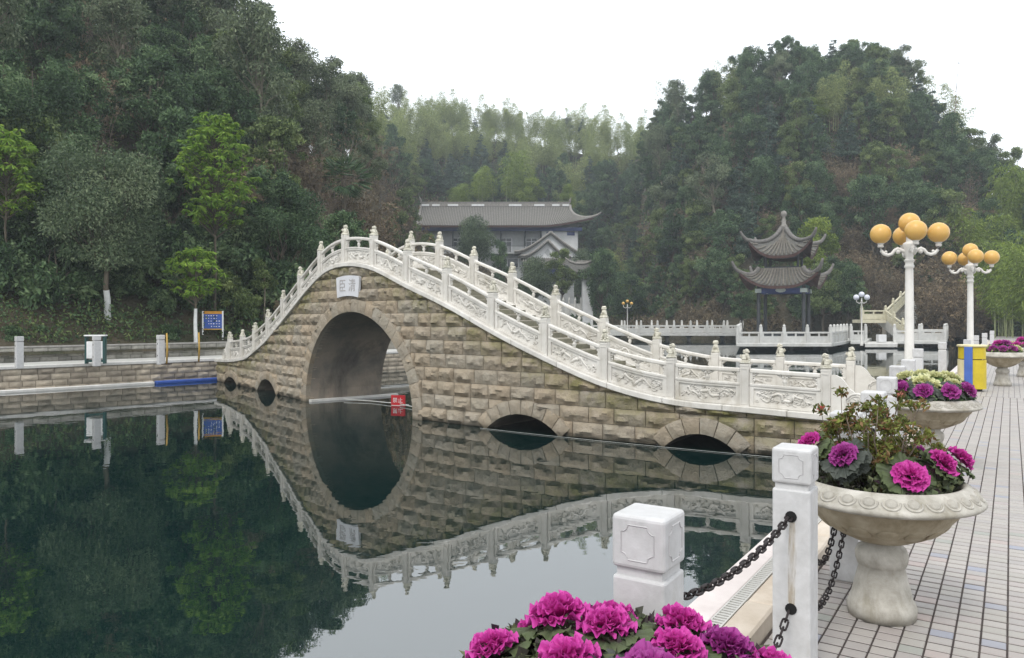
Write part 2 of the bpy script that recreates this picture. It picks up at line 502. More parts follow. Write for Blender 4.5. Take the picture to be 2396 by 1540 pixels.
# rubble bank on the other side of the bridge
rub = []

# ---------------------------------------------------------------- hills
_tx = np.array([-900, -400, 0, 300, 560, 640, 720, 850, 900, 1000, 1200, 1480, 1540, 1650, 1720, 1830, 2100, 2150, 2230, 2350, 2450, 2800, 3400], float)
_d0 = np.array([18, 22, 27, 30, 34, 36, 38, 44, 52, 70, 92, 92, 90, 86, 84, 82, 80, 78, 76, 72, 66, 56, 50], float)
_sk = np.array([-420, -330, -220, -120, 40, 105, 180, 250, 215, 200, 230, 262, 215, 178, 122, 84, 112, 180, 275, 366, 420, 500, 560], float)
_d1 = np.array([56, 58, 62, 66, 70, 72, 76, 92, 165, 185, 195, 185, 140, 118, 112, 110, 110, 108, 104, 98, 96, 95, 95], float)
_th = np.array([7, 7, 7.5, 8.5, 9, 9, 8.5, 8, 10, 11, 11, 11, 9, 7, 7, 7, 7, 7, 7, 6.5, 6.5, 6.5, 6.5], float)
_pw = np.array([1.0, 1.0, 1.0, 1.0, 1.0, 1.0, 1.05, 1.2, 1.6, 1.9, 1.9, 1.9, 1.4, 1.15, 1.1, 1.05, 1.05, 1.05, 1.05, 1.05, 1.05, 1.05, 1.05], float)
_zf = np.array([0.5, 0.5, 0.5, 0.5, 0.5, 0.5, 0.5, 0.4, 0.2, 0, 0, 0, 0, 0, 0, 0, 0, 0, 0, 0, 0, 0, 0], float)
def foot_depth(px):
    d = float(np.interp(px, _tx, _d0))
    if px < 900:            # behind the low wall
        r = (px - CX) / FPX
        q = bank(0, 2.75)
        den = LT.x - r * LT.y
        k = (r * q.y - q.x) / den
        d = q.y + k * LT.y
        if d < 6 or d > 70: d = float(np.interp(px, _tx, _d0))
    return d
def terr(px, d):
    d0 = foot_depth(px)
    d1 = float(np.interp(px, _tx, _d1)); sk = float(np.interp(px, _tx, _sk)) + float(np.interp(px, _tx, _th)) * FPX / d1
    zr = CAM_Z + (HY - sk) * d1 / FPX
    zf = float(np.interp(px, _tx, _zf))
    if d <= d0: return zf
    u = (d - d0) / (d1 - d0)
    p = float(np.interp(px, _tx, _pw))
    if u <= 1:
        k = u ** p
        k = k * (1 - 0.0) if u < .9 else k - 0.0
        z = zf + (zr - zf) * (k if p > 1.5 else (0.35 * k + 0.65 * sin(k * pi / 2)))
    else:
        z = zr - (u - 1) ** 1.2 * 10.0
    z += 0.7 * vn(px * 0.006, d * 0.12, 3.1) * min(1, (d - d0) / 6)
    return max(z, -3)
def ground(x, y):
    return terr(CX + FPX * x / y, y)
GROUND = mottled('hill_soil', (0.025, 0.026, 0.014), (0.085, 0.068, 0.042), 0.9, 0.95, 0.8, 4.0, 0.3, 0, (0.04, 0.05, 0.02), 0.8, coords='World', detail=8)
V = []; cols = list(np.arange(-1500, 4000, 28)); nr = 56
for px in cols:
    d0 = foot_depth(px); d1 = float(np.interp(px, _tx, _d1))
    for j in range(nr):
        u = j / (nr - 1)
        if j == 0: d = d0 - 0.6; z = -1.4 if px > 700 else 0.3
        else:
            d = d0 + (u ** 1.3) * (d1 * 1.7 - d0)
            z = terr(px, d)
        if j == nr - 1: d = 335.0; z = -3
        V.append(((px - CX) * d / FPX, d, z))
mb = MB(); mb.grid(V, len(cols), nr)
hill = mb.build('hillside', GROUND, smooth=True); tag(hill, kind='structure')
# ================================================================ the arched stone bridge
# its near parapet posts stand 1.39 m apart along a gently bowed line; t counts posts, 0 .. 16
BCX = [-0.000106265, 0.003554962, -0.021556284, 0.861721757, -10.535847477]
BCY = [-0.0000743155, 0.0028985944, -0.0197261154, -1.079398897, 28.3921188446]
TL, TR = -0.85, 16.75
SP = 1.39
def b_p(t): return np.polyval(BCX, t), np.polyval(BCY, t)
def b_tan(t):
    a, b = np.polyval(np.polyder(BCX), t), np.polyval(np.polyder(BCY), t)
    l = np.hypot(a, b); return a / l, b / l
def b_w(t):       # width between the two faces, flaring a little to the ends
    return float(np.interp(t, [-1, 0, 4, 7.5, 9, 12, 14, 16, 17], [3.2, 3.0, 2.5, 2.36, 2.5, 2.78, 2.95, 3.25, 3.45]))
_tt = np.linspace(-2.5, 18, 1600)
_X, _Y = b_p(_tt)
_ratio = _X / _Y
def t_of_x(x): return float(np.interp((x - CX) / FPX, _ratio, _tt))
def bp(t, o, z=0.0):      # o: metres outward from the near face (towards the pool in front); negative = into the bridge
    x, y = b_p(t); a, b = b_tan(t)
    return Vector((x + b * o, y - a * o, z))
def _crop(ox, oy, pts): return [((ox + px / 2.566) / 1.2325, (oy + py / 2.566) / 1.2325) for px, py in pts]
_cop = _crop(550, 600, [(420, 1120), (560, 1000), (660, 880), (770, 740), (900, 580), (1000, 480), (1090, 440), (1200, 428), (1330, 450), (1440, 500), (1560, 570), (1700, 640)]) \
     + _crop(1150, 600, [(230, 670), (440, 780), (690, 930), (900, 1040), (1090, 1135), (1400, 1280)]) \
     + _crop(1750, 850, [(0, 690), (220, 760), (400, 800), (600, 835), (960, 865), (1400, 910)])
_pt = [-1.5, -0.85, 0.0, 0.8]; _pz = [-0.06, -0.05, -0.02, 0.05]
for _x, _y in _cop:
    _t = t_of_x(_x); _d = float(np.polyval(BCY, _t)); _pt.append(_t); _pz.append(CAM_Z - (_y - HY) * _d / FPX)
_pt += [16.0, 17.0, 18.0]; _pz += [-0.11, -0.12, -0.12]
_o = np.argsort(_pt); _pt = np.array(_pt)[_o]; _pz = np.array(_pz)[_o]
_zz = np.interp(_tt, _pt, _pz)
_k = np.hanning(75); _k /= _k.sum()
_zz = np.convolve(np.pad(_zz, 37, mode='edge'), _k, mode='valid')
def b_z(t): return float(np.interp(t, _tt, _zz))      # underside of the white coping = top of the masonry
COP_H = 0.11

# arches: (centre t, half span m at water, rise above water m, ring m, kind)
def _ar(x0, x1, rise, ring, kind='seg'):
    a, b = t_of_x(x0), t_of_x(x1)
    return ((a + b) / 2, (b - a) / 2 * SP, rise, ring, kind)
ARCHES = [_ar(718, 968, 2.59, 0.33, 'ell'), _ar(604, 648, 0.44, 0.26), _ar(526, 556, 0.27, 0.24), _ar(1141, 1308, 0.38, 0.30), _ar(1556, 1724, 0.29, 0.30)]
print('ARCHES', [(round(a[0], 2), round(a[1], 2)) for a in ARCHES])
def arch_top(ar, s, off=0.0):
    """height of the arch line (offset outward by off) above water at s metres from its centre, or None"""
    c, a, b, ring, kind = ar
    if kind == 'ell':
        A, B = a + off, b + off
        return B * sqrt(max(0, 1 - (s / A) ** 2)) if abs(s) < A else None
    R = (a * a + b * b) / (2 * b)
    q = (R + off) ** 2 - s * s
    if q <= 0: return None
    h = b - R + sqrt(q)
    return h if h > -0.45 else None
def hole_z(t, off=0.0):
    z = None
    for ar in ARCHES:
        h = arch_top(ar, (t - ar[0]) * SP, off)
        if h is not None and h > (-0.4 if off else 0.0): z = max(z or -9, WATER_Z + h)
    return z

def sandstone(name):
    t = NT(name)
    v = t.pos()
    r = t.rand()
    base = t.ramp(r, [(0.0, (0.355, 0.292, 0.215)), (0.2, (0.42, 0.35, 0.265)), (0.4, (0.35, 0.315, 0.26)), (0.6, (0.435, 0.35, 0.255)), (0.8, (0.39, 0.355, 0.295)), (1.0, (0.40, 0.32, 0.23))])
    n1 = t.noise(v, 5.0, 5, 0.7, 0.4)
    col = t.mix(t.ramp(n1, [(0.35, 0.0), (0.75, 0.55)]), base, (0.27, 0.21, 0.145))
    n3 = t.noise(v, 1.1, 4, 0.6, 0.5, (1, 1, 0.5))
    col = t.mix(t.ramp(n3, [(0.50, 0.0), (0.72, 0.45)]), col, (0.40, 0.37, 0.315))
    n2 = t.noise(v, 2.6, 5, 0.7, 0.2)
    moss = t.math('MULTIPLY', t.attr('tint'), t.ramp(n2, [(0.38, 0.0), (0.62, 1.0)]))
    col = t.mix(moss, col, (0.185, 0.175, 0.06))
    n5 = t.noise(v, 1.6, 5, 0.7, 0.3, (1, 1, 0.22))
    col = t.mix(t.ramp(n5, [(0.55, 0.0), (0.72, 0.42)]), col, (0.17, 0.14, 0.10))
    n4 = t.noise(v, 38, 3, 0.7)
    col = t.mix(t.ramp(n4, [(0.60, 0.0), (0.72, 0.4)]), col, (0.13, 0.105, 0.075))
    sep = t.n.new('ShaderNodeSeparateXYZ'); t.link(v, sep.inputs[0])
    wl = t.math('ADD', sep.outputs[2], t.math('MULTIPLY', n1, 0.10))        # damp, algae-dark band left by the water
    col = t.mix(t.ramp(wl, [(0.0, 0.0)]) if False else t.ramp(t.math('MULTIPLY', t.math('ADD', wl, -WATER_Z - 0.05), 8.0), [(0.10, 0.75), (0.9, 0.0)]), col, (0.075, 0.065, 0.045))
    h = t.math('ADD', t.noise(v, 9, 5, 0.7), t.math('MULTIPLY', t.noise(v, 45, 3, 0.7), 0.35))
    t.principled(col, 0.85, t.bump(h, 0.9, 0.06), 0.2)
    return t.mat
SANDSTONE = sandstone('sandstone')
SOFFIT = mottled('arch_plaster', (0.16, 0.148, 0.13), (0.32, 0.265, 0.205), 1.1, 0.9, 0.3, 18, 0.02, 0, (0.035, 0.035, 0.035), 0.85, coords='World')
STEP_STONE = mottled('step_stone', (0.13, 0.125, 0.09), (0.27, 0.25, 0.19), 3.5, 0.9, 0.3, 25, 0.01, 0.15, (0.13, 0.14, 0.06), 0.6)

bridge = empty('arch_bridge', bp(7.5, -1.2, WATER_Z), 0, 'humpbacked stone arch bridge with carved white marble parapets spanning the pool', 'bridge')
BORG = Vector(bridge.location)
def bb(mb, name, mat, smooth=False, auto=None, parent=None):
    """mesh written in world coordinates, parented to the bridge"""
    mb.v = [tuple(Vector(p) - BORG) for p in mb.v]
    return mb.build(name, mat, parent or bridge, smooth=smooth, auto=auto)

# ---- core: two faces, barrel soffits, deck
def build_core():
    ts = list(np.arange(TL, TR + 1e-6, 0.06))
    for c, a, b, ring, kind in ARCHES:
        for k in range(0, 25):
            q = a * cos(pi * k / 24) / SP
            ts.append(c + q)
        ts += [c - a / SP - 0.002, c + a / SP + 0.002]
    ts = sorted(ts)
    body, sof = MB(), MB()
    zb = -1.6
    rows = []
    for t in ts:
        h = hole_z(t)
        rows.append((t, zb if h is None else h, b_z(t) + 0.04, h is not None, b_w(t)))
    for (t0, l0, h0, i0, w0), (t1, l1, h1, i1, w1) in zip(rows, rows[1:]):
        if t1 - t0 < 1e-5: continue
        f = -0.10
        if i0 != i1: l0 = l1 = (l0 if i0 else l1) if (i0 or i1) else zb
        near = [bp(t0, f, l0), bp(t1, f, l1), bp(t1, f, h1), bp(t0, f, h0)]
        far = [bp(t0, -w0 + 0.02, l0), bp(t1, -w1 + 0.02, l1), bp(t1, -w1 + 0.02, h1), bp(t0, -w0 + 0.02, h0)]
        body.add(near, [(0, 1, 2, 3)]); body.add(far, [(3, 2, 1, 0)])
        body.add([near[3], near[2], far[2], far[3]], [(0, 1, 2, 3)])
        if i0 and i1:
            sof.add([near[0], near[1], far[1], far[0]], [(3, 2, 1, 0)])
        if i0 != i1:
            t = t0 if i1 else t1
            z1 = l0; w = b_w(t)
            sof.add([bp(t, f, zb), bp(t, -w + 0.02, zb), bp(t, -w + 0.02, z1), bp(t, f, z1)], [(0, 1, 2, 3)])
    for t in (TL, TR):
        w = b_w(t); body.add([bp(t, -0.1, zb), bp(t, -w + 0.02, zb), bp(t, -w + 0.02, b_z(t)), bp(t, -0.1, b_z(t))], [(0, 1, 2, 3)])
    bb(body, 'core_wall', MORTAR)
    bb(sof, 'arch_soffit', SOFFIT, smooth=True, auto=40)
build_core()

# ---- masonry stones, one object each
_sr = random.Random(5)
def vnoise(x, y, z=0.0):
    from mathutils import noise
    return noise.noise(Vector((x, y, z)))
def rock_patch(mb, us, lo, hi, seed, amp, depth=0.12):
    """a rock-faced block: columns at t = us, from lo[i] to hi[i]; front face bulges, margins stay back"""
    nv = 8; nu = len(us)
    front = []; tint = []
    for i, t in enumerate(us):
        u = i / (nu - 1)
        for j in range(nv):
            v = j / (nv - 1)
            z = lo[i] + (hi[i] - lo[i]) * v
            s = t * SP
            e = min(1.0, min(u, 1 - u) * nu / 1.6) * min(1.0, min(v, 1 - v) * nv / 1.7)
            jag = 0.27 + 0.20 * vnoise(s * 5 + seed, seed, 1.3)
            ch = 1.0 if v > jag else 0.32
            n = 0.55 + 0.8 * vnoise(s * 3.4, z * 4.6, seed) + 0.55 * vnoise(s * 9, z * 10, seed + 3)
            o = -0.04 + e * amp * (0.25 + ch * max(0.05, n)) + e * 0.012 * vnoise(s * 23, z * 23, seed)
            front.append(bp(t, o, z))
            tint.append((s, z))
    back = [bp(t, -depth, z) for t, zs in zip(us, zip(lo, hi)) for z in zs]
    mb.grid(front, nu, nv)
    n0 = nu * nv
    mb.add(back, [])
    F = []
    for i in range(nu - 1):
        a, b = i * nv, (i + 1) * nv
        F.append((n0 + 2 * i, n0 + 2 * i + 2, b, a))
        F.append((a + nv - 1, b + nv - 1, n0 + 2 * i + 3, n0 + 2 * i + 1))
    F.append(tuple([n0 + 1, n0] + list(range(0, nv))))
    e = (nu - 1) * nv
    F.append(tuple([n0 + 2 * (nu - 1), n0 + 2 * (nu - 1) + 1] + [e + nv - 1 - j for j in range(nv)]))
    mb.f += F; mb.m += [0] * len(F)
def finish_stone(mb, name='stone', parent=None):
    o = bb(mb, name, SANDSTONE, smooth=True, auto=24, parent=parent)
    me = o.data
    at = me.attributes.new('tint', 'FLOAT', 'POINT')
    vals = []
    for v in me.vertices:
        z = v.co.z + BORG.z
        # moss grows below the coping where water runs off, and along the joint at the crown
        p = v.co + BORG
        dz = zt_here - z
        vals.append(max(0.0, min(1.0, 1.05 - dz / 0.70)) * 0.85 + 0.08)
    at.data.foreach_set('value', vals)
    return o
COURSE = 0.318
zt_here = 0
n_stones = 0
for ci in range(0, 14):
    z0 = -1.115 + ci * COURSE; z1 = z0 + COURSE
    t = TL - _sr.uniform(0, 0.4)
    while t < TR:
        ln = _sr.uniform(0.31, 0.43) * (1.0 + 0.42 * max(0, (t - 9) / 7))
        a, b = max(t, TL), min(t + ln, TR)
        t += ln
        if b - a < 0.05: continue
        fs = np.linspace(a + 0.005, b - 0.005, 40)
        ok = []
        for q in fs:
            hz = hole_z(q, 0.16)
            l = max(z0 + 0.005, hz if hz is not None else -9); h = min(z1 - 0.005, b_z(q) + 0.03)
            ok.append((q, l, h, h - l > 0.035))
        i = 0
        while i < len(ok):
            if not ok[i][3]: i += 1; continue
            j = i
            while j + 1 < len(ok) and ok[j + 1][3]: j += 1
            if j - i >= 5:
                nn = 11
                us = np.linspace(ok[i][0], ok[j][0], nn)
                lo = [float(np.interp(q, fs, [o[1] for o in ok])) for q in us]
                hi = [float(np.interp(q, fs, [o[2] for o in ok])) for q in us]
                if max(hi) > WATER_Z - 0.05:
                    mb = MB()
                    rock_patch(mb, us, lo, hi, _sr.uniform(0, 90), _sr.uniform(0.06, 0.105))
                    zt_here = b_z((us[0] + us[-1]) / 2)
                    finish_stone(mb); n_stones += 1
            i = j + 1
print('stones', n_stones)

# ---- arch rings, one object for each voussoir
for ar in ARCHES:
    c, a, b, ring, kind = ar
    if kind == 'ell':
        nvs = 26; angs = np.linspace(-0.06, pi + 0.06, nvs + 1)
        fn = lambda q, off: ((a + off) * cos(q), (b + off) * sin(q))
    else:
        R = (a * a + b * b) / (2 * b); ph = math.asin(min(1, a / R)) + 0.05
        nvs = max(6, int(2 * ph * R / 0.27)); angs = np.linspace(pi / 2 - ph, pi / 2 + ph, nvs + 1)
        fn = lambda q, off: ((R + off) * cos(q), b - R + (R + off) * sin(q))
    for k in range(nvs):
        mb = MB(); sd = _sr.uniform(0, 99); g = 0.005
        nu, nv = 5, 6
        q0, q1 = angs[k], angs[k + 1]; gq = g / max(a, 0.6)
        P = []
        for i in range(nu):
            u = i / (nu - 1); q = q0 + gq + (q1 - q0 - 2 * gq) * u
            for j in range(nv):
                v = j / (nv - 1)
                s, h = fn(q, ring * v)
                e = min(1.0, min(u, 1 - u) * nu / 1.4) * min(1.0, min(v, 1 - v) * nv / 1.5)
                o = -0.012 + 0.05 + e * 0.05 * (0.5 + 0.8 * vnoise(s * 4 + sd, h * 5, sd))
                P.append(bp(c + s / SP, o, WATER_Z + h))
        mb.grid(P, nu, nv)
        # sides back into the wall
        for i in range(nu - 1):
            for v, flip in ((0, 1), (1, 0)):
                pts = []
                for ii in (i, i + 1):
                    q = q0 + gq + (q1 - q0 - 2 * gq) * ii / (nu - 1)
                    s, h = fn(q, ring * v)
                    pts.append((bp(c + s / SP, 0.038, WATER_Z + h), bp(c + s / SP, -0.22, WATER_Z + h)))
                quad = [pts[0][0], pts[1][0], pts[1][1], pts[0][1]]
                mb.add(quad, [(0, 1, 2, 3) if flip else (3, 2, 1, 0)])
        for q in (q0 + gq, q1 - gq):
            s0, h0 = fn(q, 0); s1, h1 = fn(q, ring)
            mb.add([bp(c + s0 / SP, 0.038, WATER_Z + h0), bp(c + s1 / SP, 0.038, WATER_Z + h1), bp(c + s1 / SP, -0.22, WATER_Z + h1), bp(c + s0 / SP, -0.22, WATER_Z + h0)], [(0, 1, 2, 3)])
        zt_here = 9.0
        finish_stone(mb, 'arch_stone')

# ---- white coping, stones about 1.1 m long
def strip(mb, t0, t1, n, o0, o1, zlo, zhi, far=False):
    """curved bar between offsets o0..o1; zlo/zhi are functions of t"""
    P = []
    for i in range(n + 1):
        t = t0 + (t1 - t0) * i / n
        w = b_w(t)
        oo = ((-w - o0), (-w - o1)) if far else (o0, o1)
        a, b = bp(t, oo[0]), bp(t, oo[1])
        P += [(a.x, a.y, zlo(t)), (b.x, b.y, zlo(t)), (b.x, b.y, zhi(t)), (a.x, a.y, zhi(t))]
    F = []
    for i in range(n):
        for k in range(4):
            q = (4 * i + k, 4 * i + (k + 1) % 4, 4 * i + 4 + (k + 1) % 4, 4 * i + 4 + k)
            F.append(q if far else q[::-1])
    F += [(0, 1, 2, 3), (4 * n + 3, 4 * n + 2, 4 * n + 1, 4 * n)]
    mb.add(P, F)
zc0 = lambda t: b_z(t)
zc1 = lambda t: b_z(t) + COP_H
for far in (False, True):
    t = TL; k = 0
    while t < TR - 0.01:
        e = min(TR, t + 0.82)
        mb = MB()
        strip(mb, t + 0.003, e - 0.003, 5, -0.30, 0.075, zc0, zc1, far)
        bevel(bb(mb, 'coping_stone', MARBLE), 0.012, 1)
        t = e

# ---- steps of the deck
zs = []
t = TL
while t < TR:
    e = min(t + 0.23, TR)
    z = max(b_z(t), b_z(e)) + 0.02
    mb = MB()
    w0, w1 = b_w(t), b_w(e)
    lo = min(b_z(t), b_z(e)) - 0.05
    mb.hexa([bp(t, -0.302, lo), bp(e, -0.302, lo), bp(e, -w1 + 0.302, lo), bp(t, -w0 + 0.302, lo), bp(t, -0.302, z), bp(e, -0.302, z), bp(e, -w1 + 0.302, z), bp(t, -w0 + 0.302, z)])
    bb(mb, 'step', STEP_STONE)
    t = e

# ---- parapet: posts with seated lions, carved panels, hand rails
def lion_mesh():
    mb = MB()
    mb.box((0, 0, 0.02), (0.165, 0.165, 0.04)); mb.box((0, 0, 0.05), (0.135, 0.135, 0.03))
    mb.ball((0.0, -0.015, 0.115), (0.058, 0.066, 0.062), 10, 7)      # haunches
    mb.ball((0.0, 0.012, 0.15), (0.05, 0.05, 0.065), 10, 7)          # chest
    for s in (-1, 1):
        mb.tube([(s * 0.03, 0.045, 0.16), (s * 0.036, 0.062, 0.11), (s * 0.036, 0.066, 0.065)], [0.02, 0.018, 0.02], 7)
        mb.ball((s * 0.037, 0.074, 0.07), (0.02, 0.022, 0.014), 8, 5)
        mb.ball((s * 0.05, -0.01, 0.085), (0.024, 0.045, 0.028), 8, 5)
        mb.ball((s * 0.035, 0.015, 0.252), (0.013, 0.01, 0.016), 6, 5)   # ears
    mb.ball((0, 0.022, 0.222), (0.048, 0.046, 0.047), 10, 8)         # head
    mb.ball((0, 0.058, 0.212), (0.027, 0.022, 0.021), 8, 6)          # muzzle
    for k in range(9):                                               # curled mane
        a = pi * (0.05 + 0.9 * k / 8)
        for r, z in ((0.05, 0.205), (0.046, 0.235)):
            mb.ball((r * cos(a), 0.005 - r * 0.75 * sin(a), z), 0.016, 6, 4)
    mb.tube([(0, -0.075, 0.09), (0, -0.09, 0.13), (0, -0.075, 0.165)], [0.014, 0.016, 0.01], 6)
    return mb.mesh('lion_finial', MARBLE_LION, smooth=True)
LION = lion_mesh()
POST_W = 0.155
def post_mesh(h=0.76):
    mb = MB()
    w = POST_W
    mb.box((0, 0, h / 2 - 0.02), (w, w, h + 0.04))
    mb.box((0, 0, h - 0.035), (w + 0.012, w + 0.012, 0.018))
    for s in (-1, 1):        # raised panel borders on the faces
        for q in (-1, 1):
            mb.box((s * (w / 2 - 0.022), q * (w / 2 + 0.003), h / 2 - 0.02), (0.016, 0.012, h - 0.14))
        mb.box((0, s * (w / 2 + 0.003), h - 0.09), (w - 0.04, 0.012, 0.016))
        mb.box((0, s * (w / 2 + 0.003), 0.04), (w - 0.04, 0.012, 0.016))
    return mb.mesh('post', MARBLE)
POSTM = post_mesh()
RAIL_O = -0.115
def rail_p(t, far, o=0.0):
    return bp(t, (-b_w(t) - RAIL_O - o) if far else (RAIL_O + o))
def swirl(rnd, cx, cy, r, turns, dirn, n=10):
    return [(cx + r * (1 - k / n * 0.85) * cos(dirn * turns * 2 * pi * k / n), cy + r * (1 - k / n * 0.85) * sin(dirn * turns * 2 * pi * k / n)) for k in range(n + 1)]
def carving_paths(seed):
    """a sinuous dragon with cloud scrolls, in metres on a 1.0 x 0.27 field"""
    r = random.Random(seed)
    L = []
    ph = r.uniform(0, 6.28)
    body = [(0.10 + 0.80 * k / 26 + 0.035 * sin(k * 1.05 + ph), 0.135 + 0.068 * sin(ph + k * 0.55) + 0.028 * sin(k * 1.45)) for k in range(27)]
    L.append((body, [0.011 + 0.019 * sin(pi * k / 26) for k in range(27)]))
    hx, hy = body[-1]
    L.append((swirl(r, hx + 0.02, hy, 0.036, 1.0, 1, 8), 0.017))
    for k in range(11):
        i = r.randint(2, 24); x, y = body[i]
        dy = r.choice((-1, 1)) * r.uniform(0.05, 0.09)
        L.append(([(x, y), (x + 0.02, y + dy * .6), (x + 0.05, y + dy * .8), (x + 0.06, y + dy)], 0.013))
    for k in range(34):
        cx, cy = (k + r.uniform(0, 1)) / 34, r.uniform(0.03, 0.24)
        L.append((swirl(r, cx, cy, r.uniform(0.022, 0.042), r.uniform(0.9, 1.5), r.choice((-1, 1)), 9), 0.0115))
    return L
def make_bay(k, far):
    t0, t1 = k + POST_W / SP / 2 + 0.004, k + 1 - POST_W / SP / 2 - 0.004
    n = 8
    zt = lambda h: (lambda t: b_z(t) + COP_H + h)
    def st(mb, a, b, o0, o1, h0, h1, nn=n): strip(mb, a, b, nn, RAIL_O + o0, RAIL_O + o1, zt(h0), zt(h1), far)
    mb = MB()
    st(mb, t0, t1, -0.016, 0.016, 0.004, 0.36)
    e = 0.075 / SP
    st(mb, t0, t0 + e, -0.045, 0.045, 0.004, 0.36, 1); st(mb, t1 - e, t1, -0.045, 0.045, 0.004, 0.36, 1)
    st(mb, t0 + e + 0.0006, t1 - e - 0.0006, -0.044, 0.044, 0.005, 0.05); st(mb, t0 + e + 0.0006, t1 - e - 0.0006, -0.044, 0.044, 0.325, 0.359)
    st(mb, t0, t0 + e * 0.75, -0.04, 0.04, 0.409, 0.606, 1); st(mb, t1 - e * 0.75, t1, -0.04, 0.04, 0.409, 0.606, 1)
    panel = bb(mb, 'rail_panel', MARBLE)
    mb = MB(); st(mb, t0, t1, -0.056, 0.056, 0.3605, 0.41)
    bevel(bb(mb, 'ledge', MARBLE), 0.012, 2)
    mb = MB(); st(mb, t0, t1, -0.052, 0.052, 0.598, 0.676)
    bevel(bb(mb, 'hand_rail', MARBLE), 0.022, 3)
    # carved relief on the face one can see
    mb = MB(); side = 1
    ta, tb = t0 + e + 0.02, t1 - e - 0.02
    for path, rad in carving_paths(k * 2 + far):
        pts = []
        for x, y in path:
            t = ta + (tb - ta) * min(1, max(0, x))
            q = rail_p(t, far, 0.0)
            off = 0.020
            if far: q = bp(t, -b_w(t) - RAIL_O + off)
            else: q = bp(t, RAIL_O + off)
            pts.append((q.x, q.y, b_z(t) + COP_H + 0.053 + min(0.268, max(0.004, y))))
        mb.tube(pts, rad, 5)
    o = bb(mb, 'carved_relief', MARBLE, smooth=True, parent=None)
    # vase and cloud brackets in the opening
    mb = MB()
    tm = (t0 + t1) / 2
    def place(t, pts_fn):
        q = rail_p(t, far); return q.x, q.y, b_z(t) + COP_H
    x, y, z = place(tm, None)
    mb.lathe([(0.022, 0.408), (0.030, 0.415), (0.024, 0.43), (0.042, 0.465), (0.044, 0.49), (0.026, 0.52), (0.024, 0.535), (0.034, 0.545)], 10, (x, y, z))
    a, b = b_tan(tm)
    for s in (-1, 1):
        for q, h, r in ((0.03, 0.56, 0.032), (0.075, 0.585, 0.03), (0.11, 0.595, 0.02)):
            dz = b_z(tm + s * q / SP) - b_z(tm)
            mb.ball((x + a * s * q, y + b * s * q, z + h + dz), (r, r, r), 7, 5)
    bb(mb, 'vase_baluster', MARBLE, smooth=True)
    for s, te in ((1, t0 + e * 0.7), (-1, t1 - e * 0.7)):
        mb = MB()
        for q, h, r in ((0.0, 0.43, 0.026), (0.02, 0.47, 0.024), (0.01, 0.515, 0.022), (0.02, 0.555, 0.03), (0.055, 0.58, 0.028), (0.09, 0.595, 0.02)):
            t = te + s * q / SP; p = rail_p(t, far)
            mb.ball((p.x, p.y, b_z(t) + COP_H + h), (r, r, r), 7, 5)
        bb(mb, 'cloud_bracket', MARBLE, smooth=True)
_lr = random.Random(3)
for far in (False, True):
    for k in range(17):
        q = rail_p(k, far); a, b = b_tan(k)
        p = mesh_obj('post', POSTM, bridge, Vector((q.x, q.y, b_z(k) + COP_H)) - BORG, atan2(b, a))
        mesh_obj('lion_finial', LION, p, (0, 0, 0.76), _lr.choice((0, pi, pi / 2, -pi / 2)) + _lr.uniform(-.2, .2), (1, 1, _lr.uniform(0.95, 1.06)))
    for k in range(16): make_bay(k, far)
    # scrolled end stones
    for t0, sgn, ln in ((0 - 0.06, -1, 0.66), (16.06, 1, 0.66)):
        outline = [(0.0, 0.0), (ln, 0.0), (ln, 0.10), (ln - 0.05, 0.17), (ln - 0.14, 0.20), (ln - 0.22, 0.30), (ln - 0.30, 0.40), (ln - 0.36, 0.44), (ln - 0.44, 0.56), (0.16, 0.62), (0.08, 0.66), (0, 0.66)]
        mb = MB(); V = []
        for o in (-0.045, 0.045):
            for q, h in outline:
                t = t0 + sgn * q / SP * 1.0
                p = rail_p(t, far, o); V.append((p.x, p.y, b_z(t) + COP_H + h))
        n = len(outline)
        mb.add(V, [tuple(range(n)), tuple(range(2 * n - 1, n - 1, -1))] + [(i, (i + 1) % n, n + (i + 1) % n, n + i) for i in range(n)])
        bb(mb, 'scroll_stone', MARBLE)
        mb = MB()                       # drum with a carved medallion
        tc = t0 + sgn * (ln * 0.62) / SP
        for R, rr in ((0.17, 0.016), (0.13, 0.010)):
            for s in (-1, 1):
                pts = []
                for i in range(21):
                    a = 2 * pi * i / 20; t = tc + R * cos(a) / SP; p = rail_p(t, far, s * 0.048)
                    pts.append((p.x, p.y, b_z(tc) + COP_H + 0.19 + R * sin(a)))
                mb.tube(pts, rr, 5)
        for i in range(8):
            a = i * 0.785; pts = []
            for k in range(6):
                R = 0.10 * k / 5; t = tc + R * cos(a + k * 0.25) / SP; p = rail_p(t, far, 0.048)
                pts.append((p.x, p.y, b_z(tc) + COP_H + 0.19 + R * sin(a + k * 0.25)))
            mb.tube(pts, 0.012, 5)
        bb(mb, 'carved_medallion', MARBLE, smooth=True)

# ---- name tablet above the keystone
def text_mesh(body, size, mat, extrude=0.004):
    cu = bpy.data.curves.new('glyph', 'FONT'); cu.body = body; cu.size = size; cu.extrude = extrude; cu.align_x = 'CENTER'; cu.align_y = 'CENTER'
    tmp = bpy.data.objects.new('glyph', cu); COL.objects.link(tmp)
    dg = bpy.context.evaluated_depsgraph_get(); dg.update()
    me = bpy.data.meshes.new_from_object(tmp.evaluated_get(dg))
    bpy.data.objects.remove(tmp); bpy.data.curves.remove(cu)
    me.materials.clear(); me.materials.append(mat)
    return me
TABLET = mottled('tablet_marble', (0.56, 0.56, 0.58), (0.66, 0.66, 0.68), 3, 0.5, 0.08)
CARVED = plain('carved_letters', (0.36, 0.34, 0.33), 0.8)
tm = t_of_x(819)
za, zb_ = 1.78 + 0.48, 1.78 + 1.02
TABW = (t_of_x(845) - t_of_x(793)) * SP
mb = MB(); P = []
